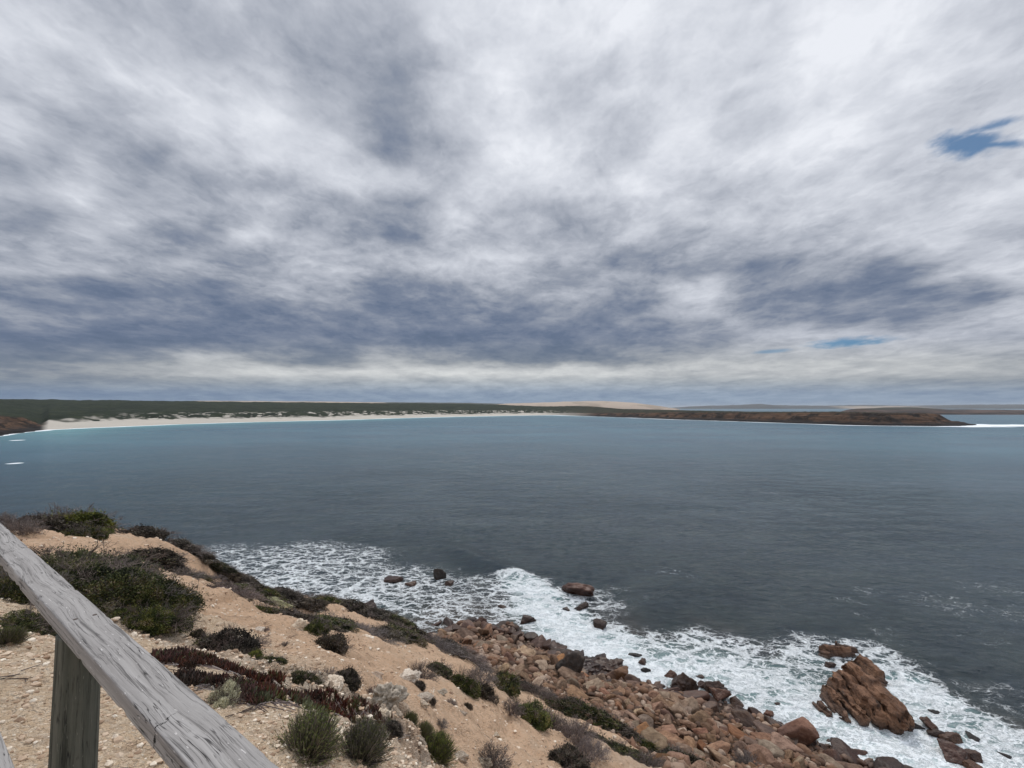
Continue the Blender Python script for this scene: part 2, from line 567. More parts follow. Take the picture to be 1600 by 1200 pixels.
bch = t.ramp(t.noise(P, 1.6, 7, 0.7), [(0.3, (0.030, 0.018, 0.012)), (0.5, (0.075, 0.044, 0.027)), (0.7, (0.17, 0.11, 0.07))])
c = t.mix(t.attr('beach'), c, bch)
c = t.mix(t.m('MULTIPLY', t.attr('wet'), 0.65), c, (0.05, 0.035, 0.027))
t.put(b, 'Base Color', c)
t.put(b, 'Roughness', t.fmix(t.attr('wet'), 0.95, 0.45))
t.put(b, 'Specular IOR Level', 0.25)
hh = t.m('ADD', t.m('MULTIPLY', t.noise(P, 26, 5, 0.7), 0.9), t.m('ADD', t.m('MULTIPLY', t.noise(P, 5, 6, 0.65), 1.6),
                                                                t.m('ADD', t.m('MULTIPLY', t.vor(P, 38), -0.9), t.m('MULTIPLY', t.vor(P, 85), -0.5))))
bump(t, b, hh, 0.9, 0.04)
ground = tag(link('ground', me, m), kind='structure')

# ------------------------------------------------------------------ far coast: land outline at sea level
SEA = lambda px, py: on_level(px, py, 0.0)
beach_px = [(75, 671.5), (130, 669), (202, 666), (270, 663.3), (337, 661), (440, 658.4), (540, 656), (620, 653.4), (709, 651.2),
            (790, 649.6), (867, 648.6)]
cliff_px = [(867, 648.6), (925, 650.6), (970, 652.2), (1019, 654), (1060, 655.7), (1130, 657.8), (1195, 660), (1260, 662.2),
            (1316, 664), (1390, 665.4), (1458, 666.2), (1500, 665.6), (1532, 664.2)]
left_px = [(-260, 700), (-90, 690), (-30, 684), (0, 681), (30, 676), (55, 673.6), (71, 671.6)]
land = [SEA(*p) for p in left_px] + [SEA(*p) for p in beach_px[1:]] + [SEA(*p) for p in cliff_px[1:]]
tipx, tipy = land[-1]
land += [(tipx + 12, tipy + 25), (tipx - 10, tipy + 60), (tipx - 30, tipy + 130), (tipx - 60, tipy + 330), (tipx - 40, tipy + 700),
         (tipx + 120, tipy + 1500), (tipx + 300, tipy + 2600), (-3600, 3300), (-3600, 300), (-900, 180)]
LAND = np.array(land)
N_LEFT, N_BEACH = len(left_px), len(left_px) + len(beach_px) - 1


def poly_sd(x, y, poly):
    """signed distance (positive inside) and the index of the nearest edge"""
    best = np.full(x.shape, 1e18)
    idx = np.zeros(x.shape, int)
    ins = np.zeros(x.shape, bool)
    n = len(poly)
    for i in range(n):
        a, bb = poly[i], poly[(i + 1) % n]
        e = bb - a
        k = np.clip(((x - a[0]) * e[0] + (y - a[1]) * e[1]) / (e @ e), 0, 1)
        d = (x - a[0] - k * e[0]) ** 2 + (y - a[1] - k * e[1]) ** 2
        m_ = d < best
        best = np.where(m_, d, best)
        idx = np.where(m_, i, idx)
        cnd = (a[1] > y) != (bb[1] > y)
        with np.errstate(divide='ignore', invalid='ignore'):
            xi = (bb[0] - a[0]) * (y - a[1]) / (bb[1] - a[1]) + a[0]
        ins ^= cnd & (x < xi)
    return np.where(ins, 1, -1) * np.sqrt(best), idx


def far_land(x, y):
    s, idx = poly_sd(x, y, LAND)
    s = s + 7 * pn2(x * .02, y * .02, 50) + 3.5 * pn2(x * .07, y * .07, 51)
    px = 800 + F * x / np.maximum(y, 1)
    # plateau heights, falling towards the headland on the right
    hp = np.interp(px, [-300, 0, 300, 700, 820, 900, 980, 1060, 1200, 1330, 1460, 1540], [40, 40, 39, 37, 33, 29, 24, 21, 18.5, 17.5, 15.5, 14])
    kc = np.interp(px, [-9e3, 66, 78, 840, 930, 9e3], [1, 1, 0, 0, 1, 1])       # cliffs or beach
    isleft = px < 200
    dune = 1.5 * sstep(s, 0, 14) + 4.5 * sstep(s, 12, 60) + 6 * sstep(s, 55, 110) + (hp - 12) * sstep(s, 90, 950)
    dune = dune + sstep(s, 35, 70) * (1 - sstep(s, 150, 400)) * 3.6 * fbm(x * .035, y * .035, 3, 52)
    hc = np.where(isleft, np.interp(px, [-300, 0, 40, 62, 72], [19, 13.5, 10.5, 4.5, 2.2]),
                  np.interp(px, [840, 930, 1000, 1060, 1200, 1300, 1440, 1462, 1482, 1505, 1540], [5, 7, 9.5, 12, 13, 14.5, 13.8, 13.2, 6.0, 4.2, 3.0]))
    jag = 9 * fbm(x * .03, y * .03, 3, 61) + 4 * fbm(x * .1, y * .1, 2, 63)
    sj = s + jag * np.interp(px, [1450, 1480], [1, .25]) + np.interp(px, [1470, 1500], [0, 6])
    cl = hc * (0.20 * sstep(sj, -2, 5) + 0.10 * sstep(sj, 5, 13) + 0.42 * sstep(sj, 13, 20) + 0.28 * sstep(sj, 24, 31))
    cl = cl + (np.maximum(hp - hc, 0)) * np.where(isleft, sstep(s, 90, 950), sstep(s, 60, 420)) * np.where(isleft, 1, np.interp(px, [1440, 1480], [1, 0]))
    h = dune * (1 - kc) + cl * kc
    h = h + (fbm(x * .012, y * .012, 4, 53) * 3.5 + fbm(x * .06, y * .06, 3, 54) * 1.6) * sstep(s, 90, 400)
    h = h + kc * (np.abs(fbm(x * .12, y * .12, 3, 55)) * 1.6 - .3) * sstep(s, 2, 10)
    h = np.where(s < 0, np.maximum(s * 0.12, -4) * 1.0 - 0.25, h + 0.02)
    return h, s, kc


AF = np.radians(np.concatenate([np.linspace(-75, -50, 40)[:-1], np.linspace(-50, 49.5, 1300), np.linspace(50, 62, 12)]))
RF = np.concatenate([np.geomspace(330, 2000, 520), np.geomspace(2005, 5200, 60)])
RG, AG = np.meshgrid(RF, AF, indexing='ij')
xx, yy = (RG * np.sin(AG)).ravel(), (RG * np.cos(AG)).ravel()
hh_, s_, kc_ = far_land(xx, yy)
hh_ = hh_ - 8 * sstep(RG.ravel(), 3600, 5200)
me = mesh_from('far_coast', np.stack([xx, yy, hh_], -1), grid_faces(len(RF), len(AF)))
pxl = 800 + F * xx / np.maximum(yy, 1)
top = sstep(s_ + np.interp(pxl, [180, 430], [0, 26]) + 26 * fbm(xx * .022, yy * .022, 3, 70) + 14 * fbm(xx * .09, yy * .09, 2, 71), 62, 84)
spots = sstep(fbm(xx * .06, yy * .06, 3, 72), 0.14, 0.24) * sstep(s_, 38, 60)
dune_gap = np.interp(800 + F * xx / np.maximum(yy, 1), [150, 230, 430], [.0, .5, 1]) * sstep(fbm(xx * .055, yy * .06, 4, 74, .65) + .25 * fbm(xx * .008, yy * .008, 2, 77), 0.12, 0.30) * (1 - sstep(s_, 95, 175))
cover = np.clip(np.maximum(top * (1 - dune_gap), spots), 0, 1) * (1 - kc_) \
    + kc_ * sstep(s_ + 14 * fbm(xx * .04, yy * .04, 3, 75), 34, 50)
add_attr(me, 'cover', cover)
add_attr(me, 'cliff', kc_ * np.where(xx < -300, 1 - sstep(s_, 60, 120), 1))
field = sstep(fbm(xx * .0016 + 3, yy * .0032, 3, 76), 0.05, 0.12) * sstep(yy, 2300, 2600) * sstep(xx, -2200, -1900) * (1 - sstep(xx, -600, -300))
add_attr(me, 'field', field)
m, t, b = new_mat('far_coast_land')
geo = t.node('ShaderNodeNewGeometry')
P = geo.outputs['Position']
pz = t.node('ShaderNodeSeparateXYZ', i0=P).outputs[2]
white = t.mix(t.noise(P, 0.02, 4), (0.46, 0.425, 0.37), (0.58, 0.535, 0.46))
strat = t.noise(t.vm('MULTIPLY', P, (0.012, 0.012, 0.9)), 1.0, 6, 0.7, 0.6)
rock = t.ramp(strat, [(0.32, (0.018, 0.013, 0.011)), (0.46, (0.060, 0.036, 0.024)), (0.56, (0.150, 0.088, 0.054)), (0.66, (0.045, 0.029, 0.021)),
                      (0.78, (0.26, 0.175, 0.12))])
rock = t.mix(t.mr(t.noise(P, 0.05, 6, 0.7), 0.46, 0.58), rock, (0.022, 0.017, 0.014))
rock = t.mix(t.mr(t.m('ADD', pz, t.m('MULTIPLY', t.noise(P, .05, 4), -4.0)), 2.6, 0.2), rock, (0.022, 0.019, 0.018))
bare = t.mix(t.attr('cliff'), white, rock)
scr = t.ramp(t.noise(P, 0.028, 7, 0.7), [(0.30, (0.010, 0.015, 0.009)), (0.50, (0.020, 0.028, 0.016)), (0.66, (0.034, 0.042, 0.021)),
                                       (0.85, (0.06, 0.058, 0.034))])
hs = t.ramp(t.noise(P, 0.05, 7, 0.75), [(0.36, (0.012, 0.015, 0.009)), (0.52, (0.030, 0.031, 0.017)), (0.66, (0.065, 0.054, 0.033)), (0.82, (0.30, 0.23, 0.16))])
scr = t.mix(t.attr('cliff'), scr, hs)
c = t.mix(t.attr('cover'), bare, scr)
c = t.mix(t.attr('field'), c, (0.30, 0.24, 0.18))
t.put(b, 'Base Color', c)
t.put(b, 'Roughness', 0.95)
t.put(b, 'Specular IOR Level', 0.1)
bump(t, b, t.noise(P, 0.25, 5, 0.7), 0.9, 2.5)
tag(link('far_coast', me, m), kind='structure')

# farmland hill, mid headland and the hazy hills beyond


def ridge_mesh(name, prof, dist, depth, mat, n=260, rough=1.0, seed=1, base=-2):
    """a low range: prof is (azimuth tangent, height above sea) along its crest, at a given distance"""
    us = np.linspace(prof[0][0], prof[-1][0], n)
    hs_ = np.interp(us, [p[0] for p in prof], [p[1] for p in prof])
    vs = np.linspace(0, 1, 30)
    U, Vv = np.meshgrid(us, vs, indexing='ij')
    yy_ = dist + depth * (Vv - .5)
    xx_ = U * dist
    hgt = np.interp(U.ravel(), us, hs_).reshape(U.shape)
    shape = np.clip(np.sin(Vv * math.pi), 0, 1) ** 0.6
    z = base + (hgt - base) * shape + rough * fbm(xx_ * .01, yy_ * .01, 3, seed) * shape * np.clip((hgt - base) / 20, 0, 1)
    me_ = mesh_from(name, np.stack([xx_.ravel(), yy_.ravel(), z.ravel()], -1), grid_faces(n, 30))
    me_.flip_normals() if me_.polygons[0].normal.z < 0 else None
    return tag(link(name, me_, mat), kind='structure')


def ut(px):
    return (px - 800) / F


def hgt(py, dist):
    d = ray(800, py)
    return CAMZ + d[2] / d[1] * dist


m, t, b = new_mat('stubble_paddock')
P = t.node('ShaderNodeNewGeometry').outputs['Position']
t.put(b, 'Base Color', t.mix(t.mr(t.noise(t.vm('MULTIPLY', P, (1, 1, 2)), 0.004, 5, 0.6), 0.5, 0.6), (0.42, 0.33, 0.25), (0.30, 0.235, 0.17)))
t.put(b, 'Roughness', 1)
ridge_mesh('farmland_hill', [(ut(x), hgt(y, 3900)) for x, y in [(740, 637), (790, 630.6), (850, 628.8), (900, 627.0), (945, 626.6), (985, 629), (1010, 632), (1040, 637)]],
           3900, 700, m, rough=3, seed=3)
ridge_mesh('paddock_ridge', [(ut(x), hgt(y, 3800)) for x, y in [(215, 634), (250, 627.0), (330, 626.2), (420, 626.8), (520, 627.6), (600, 629), (640, 634)]],
           3800, 600, m, rough=3, seed=8)
m, t, b = new_mat('far_scrub_hill')
P = t.node('ShaderNodeNewGeometry').outputs['Position']
t.put(b, 'Base Color', t.mix(t.noise(P, 0.006, 5, 0.7), (0.02, 0.028, 0.02), (0.06, 0.06, 0.04)))
t.put(b, 'Roughness', 1)
ridge_mesh('scrub_hill', [(ut(x), hgt(y, 4700)) for x, y in [(-260, 626), (0, 624.6), (70, 625.0), (130, 626.8), (300, 627), (470, 628), (620, 628.5), (720, 629.2), (800, 631), (860, 636)]],
           4700, 600, m, rough=3, seed=5)
m2, t, b = new_mat('distant_headland_rock')
P = t.node('ShaderNodeNewGeometry').outputs['Position']
pz = t.node('ShaderNodeSeparateXYZ', i0=P).outputs[2]
cc = t.mix(t.mr(t.noise(t.vm('MULTIPLY', P, (1, 1, 12)), 0.01, 5, 0.7), 0.45, 0.6), (0.022, 0.016, 0.014), (0.085, 0.052, 0.038))
t.put(b, 'Base Color', t.mix(t.mr(pz, 13, 17), cc, (0.03, 0.03, 0.02)))
t.put(b, 'Roughness', 1)
ridge_mesh('distant_headland', [(ut(x), hgt(y, 1400)) for x, y in [(1330, 647), (1345, 638.5), (1385, 636.8), (1420, 636.0), (1470, 639.4), (1540, 640.2), (1585, 640.6), (1600, 643.5), (1612, 647.5)]],
           1400, 220, m2, n=300, rough=2.5, seed=6)
m, t, b = new_mat('pale_far_hills')
P = t.node('ShaderNodeNewGeometry').outputs['Position']
px_n = t.node('ShaderNodeSeparateXYZ', i0=P)
pale = t.m('MULTIPLY', t.mr(px_n.outputs[0], 4150, 4400), t.mr(px_n.outputs[0], 5500, 5100))
pale = t.m('MULTIPLY', pale, t.mr(t.m('ADD', px_n.outputs[2], t.m('MULTIPLY', t.noise(P, .003, 4), 30.0)), 52, 44))
t.put(b, 'Base Color', t.mix(pale, t.mix(t.noise(P, 0.003, 5), (0.035, 0.040, 0.045), (0.075, 0.075, 0.07)), (0.34, 0.28, 0.22)))
t.put(b, 'Roughness', 1)
ridge_mesh('far_hills', [(ut(x), hgt(y, 6200)) for x, y in [(1020, 640), (1090, 634.5), (1160, 632.8), (1182, 631.0), (1205, 633.2), (1290, 634), (1340, 632.8), (1420, 634), (1500, 632.6), (1600, 632.0), (1750, 631), (1900, 636)]],
           6200, 900, m, rough=6, seed=7)

# ------------------------------------------------------------------ water
DT = lambda lst: np.array([(*SEA(p[0], p[1]), p[2], p[3]) for p in lst])
# (picture place on the sea, foam density, radius of influence in metres)
FO = DT([(330, 868, .40, 5), (380, 878, .50, 5), (430, 872, .5, 5), (480, 862, .50, 4.5), (440, 905, .60, 5), (520, 880, .55, 5), (560, 870, .48, 4),
         (500, 915, .60, 4.5), (580, 910, .6, 4.5), (640, 905, .45, 4), (560, 945, .65, 4), (620, 940, .6, 4), (680, 925, .5, 4), (740, 925, .48, 4),
         (640, 965, .6, 3.5), (700, 955, .52, 3.5), (760, 955, .48, 3.5), (790, 925, .50, 3), (740, 985, .48, 3), (790, 985, .42, 3),
         (800, 902, .75, 2), (815, 915, 1.0, 2.4), (835, 930, 1.05, 2.6), (860, 935, .8, 2.6), (830, 955, .95, 3), (860, 965, 1.1, 3), (890, 950, .6, 3),
         (920, 930, .55, 2), (945, 945, .4, 2), (880, 990, 1.1, 3), (915, 985, .9, 2.6), (945, 985, .45, 2), (930, 1005, 1.1, 2.8), (970, 1015, .95, 2.6), (1010, 1020, .65, 2.4), (840, 1000, .5, 2.5),
         (975, 1040, 1.1, 2.6), (1020, 1045, 1.0, 2.6), (1060, 1025, .8, 2.6), (1080, 1005, .6, 2.2), (1110, 1010, .62, 2.4), (1060, 1055, .8, 2.4), (1100, 1040, .85, 2.6),
         (1150, 1030, .66, 2.6), (1140, 1065, .85, 2.6), (1190, 1050, .7, 2.6), (1180, 1085, .85, 2.6), (1230, 1030, .6, 2.4), (1230, 1070, .8, 2.6), (1240, 1110, .9, 2.4), (1265, 1010, .6, 2),
         (1280, 1040, .75, 2.4), (1270, 1095, .85, 2.4), (1290, 1125, .9, 2.2), (1310, 1150, .85, 2.2), (1350, 1015, .6, 2), (1390, 1035, .6, 2), (1400, 1060, .85, 2.2), (1380, 1085, .8, 2.2), (1430, 1085, .85, 2.2),
         (1350, 1160, .95, 2.2), (1400, 1170, 1.05, 2.2), (1450, 1110, .85, 2.2), (1450, 1190, 1.0, 2.2), (1490, 1120, .75, 2.0), (1500, 1160, .9, 2.2), (1540, 1150, .7, 2),
         (1540, 1190, .9, 2.2), (1590, 1175, .75, 2.2), (1600, 1200, .9, 2.5), (1380, 1200, .9, 2), (1650, 1210, .8, 3), (1500, 1230, .9, 3), (1600, 1240, .9, 4)])
FZ = DT([(1350, 925, .17, 3), (1330, 940, .20, 2.2), (1350, 960, .18, 2), (1370, 985, .2, 2), (1390, 1000, .2, 2), (1460, 935, .2, 4), (1500, 950, .22, 4), (1560, 920, .2, 5),
         (1590, 960, .2, 5), (1540, 1000, .13, 4), (1560, 1080, .25, 2.4), (1590, 1110, .28, 2.2), (1520, 1070, .22, 2), (1170, 766, .15, 6), (1200, 771, .20, 7), (1240, 780, .15, 8),
         (1045, 893, .20, 2.5), (1075, 900, .16, 2), (970, 920, .22, 2), (1000, 935, .14, 3), (1075, 990, .2, 2), (1060, 985, .25, 1.5), (24, 724, .42, 1.6), (26, 688, .40, 2.6), (1060, 760, .08, 10)])
AWt = np.radians(np.concatenate([np.linspace(-60, 60, 720), np.linspace(60, 300, 60)[1:-1]]))
RWt = np.concatenate([[12, 18, 22], np.geomspace(25, 95, 430), np.geomspace(96, 2200, 330)[1:], np.geomspace(2300, 40000, 40)])
RG, AG = np.meshgrid(RWt, AWt, indexing='ij')
xx, yy = (RG * np.sin(AG)).ravel(), (RG * np.cos(AG)).ravel()
fo = np.zeros(len(xx))
wsum = np.zeros(len(xx))
near = RG.ravel() < 140
xn, yn = xx[near], yy[near]
wx_ = xn + 0.9 * fbm(xn * .35, yn * .35, 3, 80) * 1.6
wy_ = yn + 0.9 * fbm(xn * .35, yn * .35, 3, 84) * 1.6
num = np.zeros(len(xn))
wden = np.full(len(xn), 0.18)
for (fx, fy, v, r) in FO:
    w = np.exp(-((wx_ - fx) ** 2 + (wy_ - fy) ** 2) / (2 * (r * .62) ** 2))
    num += w * v
    wden += w
fn = num / wden
mx = np.zeros(len(xn))
for (fx, fy, v, r) in FZ:
    w = np.exp(-((wx_ - fx) ** 2 * 0.5 + (wy_ - fy) ** 2 * 1.6) / (2 * (r * .6) ** 2))
    mx = np.maximum(mx, w * v)
fn = np.maximum(fn, mx)
fo[near] = fn
far_ = ~near
for (fx, fy, v, r) in FZ:
    if math.hypot(fx, fy) > 140:
        w = np.exp(-((xx[far_] - fx) ** 2 * .5 + (yy[far_] - fy) ** 2 * .5) / (2 * r ** 2))
        fo[far_] = np.maximum(fo[far_], w * v * 2)
s_far, _ = poly_sd(xx, yy, LAND)
px_ = 800 + F * xx / np.maximum(yy, 1)
surfw = np.interp(px_, [-300, 60, 90, 400, 800, 880, 960, 1040, 1100, 1330, 1440, 1480, 1520, 1600, 1700], [4, 5, 9, 12, 18, 24, 10, 18, 14, 19, 13, 15, 30, 50, 36])
surf = (1 - sstep(-s_far / surfw + 0.55 * fbm(xx * .015, yy * .015, 3, 90) + .15, 0.5, 1.2)) * (s_far < 4)
tipd = np.hypot((xx - tipx - 30) / 75, (yy - tipy + 8) / 38)
surf = np.maximum(surf, .85 * (1 - sstep(tipd + .5 * fbm(xx * .03, yy * .03, 3, 91), 0.4, 1.2)))
tipd = np.hypot((xx - tipx - 75) / 90, (yy - tipy + 28) / 9)
surf = np.maximum(surf, .8 * (1 - sstep(tipd + .4 * fbm(xx * .03, yy * .03, 3, 91), 0.5, 1.1)))
fo = np.where((RG.ravel() > 300), np.maximum(fo, surf), fo)
# ripples and swell; a breaking crest runs in towards the boulder beach
z = 0.10 * pn2(xx * .12, yy * .3, 95) + 0.05 * fbm(xx * .5, yy * .9, 3, 96)
z = z * (1 - sstep(RG.ravel(), 150, 400))
ca, cb = np.array(SEA(690, 850)), np.array(SEA(805, 897))
cc_ = np.array(SEA(860, 925))


def crest(a_, b_, hgt_, wid):
    e_ = b_ - a_
    L = np.hypot(*e_)
    e_ = e_ / L
    k = (xx - a_[0]) * e_[0] + (yy - a_[1]) * e_[1]
    dd = (xx - a_[0]) * -e_[1] + (yy - a_[1]) * e_[0]
    return hgt_ * np.exp(-(dd / wid) ** 2) * sstep(k, -4, 6) * (1 - sstep(k, L - 2, L + 4))


z = z + crest(ca, cb, 0.55, 1.6) + crest(cb, cc_, 0.35, 1.3)
z = z + np.where(near, 0, 0)
zf = np.zeros(len(xx))
zf[near] = np.clip(fn - .25, 0, 1) * (0.10 + 0.18 * fbm(xn * 1.1, yn * 1.1, 4, 99))
z = z + zf
V = np.stack([xx, yy, z], -1)
me = mesh_from('water', V, grid_faces(len(RWt), len(AWt), True))
add_attr(me, 'foam', np.clip(fo, 0, 1.2))
# shallow turquoise water off the far beach, and depth over rock close in
onb = np.interp(px_, [-200, 60, 110, 700, 900, 1000], [0, .6, 1, .9, .4, 0])
shal = onb * np.exp(-np.maximum(-s_far - 5, 0) / 48.0)
add_attr(me, 'shallow', np.where(RG.ravel() > 250, shal, 0))
hsea = np.full(len(xx), -9.0)
hsea[near] = base_h(xn, yn)
add_attr(me, 'near_shore', np.where(near, 1 - sstep(-hsea + .9 * fbm(xx * .22, yy * .22, 3, 150), 0.2, 3.0), 0))

m, t, b = new_mat('sea_water')
P = t.node('ShaderNodeNewGeometry').outputs['Position']
fa = t.attr('foam')
Ps = t.vm('MULTIPLY', P, (1, 1, 0))
dist = t.vm('LENGTH', Ps)
# body colour
patch = t.noise(t.vm('MULTIPLY', Ps, (1, 1.8, 1)), 0.012, 4, 0.6)
wcol = t.mix(t.mr(patch, 0.35, 0.68), (0.014, 0.070, 0.118), (0.026, 0.106, 0.152))
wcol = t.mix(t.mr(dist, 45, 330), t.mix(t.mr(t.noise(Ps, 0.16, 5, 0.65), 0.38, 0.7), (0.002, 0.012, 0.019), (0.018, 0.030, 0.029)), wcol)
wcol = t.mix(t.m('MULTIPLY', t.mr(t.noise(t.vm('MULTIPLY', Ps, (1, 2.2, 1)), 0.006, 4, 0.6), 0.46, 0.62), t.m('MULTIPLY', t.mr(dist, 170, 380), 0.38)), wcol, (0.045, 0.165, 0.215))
wcol = t.mix(t.attr('shallow'), wcol, (0.12, 0.34, 0.35))
wcol = t.mix(t.m('MULTIPLY', t.attr('near_shore'), 0.8), wcol, t.mix(t.noise(Ps, 1.2, 5, 0.7), (0.045, 0.032, 0.022), (0.10, 0.085, 0.068)))
# aerated water round the breaking waves
aer = t.m('MULTIPLY', t.mr(fa, 0.50, 0.9), 0.85)
wcol = t.mix(aer, wcol, (0.26, 0.44, 0.44))
# lace of foam: cell walls of two sizes, drawn out along the wind
wv = t.vm('SUBTRACT', t.noise(Ps, 0.55, 4, 0.6, out=1), (0.5, 0.5, 0.5))
wv2 = t.vm('SUBTRACT', t.noise(Ps, 2.6, 3, 0.6, out=1), (0.5, 0.5, 0.5))
mpn = t.node('ShaderNodeMapping', Vector=t.vm('ADD', Ps, t.vm('ADD', t.vm('SCALE', wv, scale=2.4), t.vm('SCALE', wv2, scale=0.42))))
mpn.inputs['Rotation'].default_value = (0, 0, math.radians(18))
mpn.inputs['Scale'].default_value = (0.62, 1.35, 1)
q = mpn.outputs[0]
e1 = t.vor(q, 0.50, 'DISTANCE_TO_EDGE')
e2 = t.vor(q, 1.05, 'DISTANCE_TO_EDGE')
e3 = t.vor(q, 2.5, 'DISTANCE_TO_EDGE')
nz = t.noise(q, 1.1, 6, 0.68)
nz2 = t.noise(q, 7.0, 4, 0.7)
fd = t.m('ADD', fa, t.m('ADD', t.m('MULTIPLY', t.m('SUBTRACT', nz, 0.5), 0.75), t.m('MULTIPLY', t.m('SUBTRACT', t.noise(q, 0.16, 3, 0.6), 0.52), t.mr(fa, 0.3, 0.7, 0.0, 0.9))))
wd = t.mr(fd, 0.15, 1.1, 0.0, 0.27, clamp=True)
l1 = t.m('MULTIPLY', t.mr(t.m('SUBTRACT', e1, wd), -0.06, 0.02, 1, 0), 1.0)
l2 = t.mr(t.m('SUBTRACT', e2, t.m('MULTIPLY', wd, 0.6)), -0.06, 0.03, 1, 0)
l3 = t.mr(t.m('SUBTRACT', e3, t.m('MULTIPLY', t.m('MAXIMUM', t.m('SUBTRACT', wd, 0.10), 0.0), 1.1)), -0.08, 0.05, 0.8, 0)
lace = t.m('MAXIMUM', t.m('MULTIPLY', l1, t.mr(nz2, 0.3, 0.55, 0.35, 1)), t.m('MAXIMUM', t.m('MULTIPLY', l2, 0.9), t.m('MULTIPLY', l3, 0.75)))
gate = t.mr(fd, 0.10, 0.32)
lace = t.m('MULTIPLY', lace, gate)
solid = t.m('MULTIPLY', t.mr(fd, 0.62, 0.98), t.mr(nz2, 0.30, 0.6, 0.55, 1.0))
foamm = t.m('MAXIMUM', lace, solid, clamp=True)
# beyond the cove only whole streaks can be told
farf = t.mr(t.m('ADD', fa, t.m('MULTIPLY', t.m('SUBTRACT', t.noise(t.vm('MULTIPLY', Ps, (1, 1, 1)), 0.09, 4, 0.7), .5), .6)), 0.35, 0.6)
foamm = t.fmix(t.mr(dist, 150, 260), foamm, farf)
# whitecap flecks on the open side of the cove
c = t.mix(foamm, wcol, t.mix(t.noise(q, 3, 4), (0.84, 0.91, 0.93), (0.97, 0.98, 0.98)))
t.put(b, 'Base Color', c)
t.put(b, 'Roughness', t.fmix(foamm, t.mr(dist, 30, 700, 0.08, 0.34), 0.75))
t.put(b, 'IOR', 1.333)
t.put(b, 'Specular IOR Level', t.fmix(foamm, 0.5, 0.2))
w1 = t.noise(t.vm('MULTIPLY', Ps, (1.0, 1.7, 1)), 0.55, 6, 0.62, 0.4)
w2 = t.noise(t.vm('MULTIPLY', Ps, (1.0, 1.9, 1)), 3.2, 4, 0.6, 0.3)
w3 = t.noise(t.vm('MULTIPLY', Ps, (1.0, 2.2, 1)), 0.10, 4, 0.6, 0.3)
wind = t.mr(t.noise(t.vm('MULTIPLY', Ps, (1, 1.5, 1)), 0.018, 4, 0.6, 0.6), 0.36, 0.62, 0.45, 1.5)
sw = t.node('ShaderNodeMapping', Vector=t.vm('ADD', Ps, t.vm('SCALE', wv, scale=5.0)))
sw.inputs['Rotation'].default_value = (0, 0, math.radians(24))
sw.inputs['Scale'].default_value = (0.35, 1.0, 1)
swell = t.noise(sw.outputs[0], 0.16, 3, 0.55)
wh = t.m('ADD', t.m('MULTIPLY', t.m('MULTIPLY', w1, wind), 0.62), t.m('ADD', t.m('MULTIPLY', t.m('MULTIPLY', w2, wind), 0.11), t.m('ADD', t.m('MULTIPLY', w3, 0.4), t.m('MULTIPLY', swell, 1.1))))
wh = t.m('ADD', wh, t.m('MULTIPLY', foamm, 0.10))
bump(t, b, wh, 1.0, 1.0)
tag(link('water', me, m), kind='structure')



#<<OBJ
# ------------------------------------------------------------------ the timber fence
def fence_point(px, py, z):
    x, y = on_level(px, py, z)
    return Vector((x, y, z))


RT = CAMZ - 0.67                                   # height of the rail's upper face
n1_, n2_ = fence_point(0, 867, RT), fence_point(300, 1200, RT)
f1_, f2_ = fence_point(0, 815, RT), fence_point(434, 1196, RT)
rdir = ((n1_ - n2_).normalized() + (f1_ - f2_).normalized()).normalized()
rnor = Vector((-rdir.y, rdir.x, 0))
if rnor.dot(f2_ - n2_) < 0:
    rnor = -rnor
o_n = (n1_.dot(rnor) + n2_.dot(rnor)) / 2          # offset of the near edge from the eye's foot
o_f = (f1_.dot(rnor) + f2_.dot(rnor)) / 2
RW = o_f - o_n
RTH = 0.047


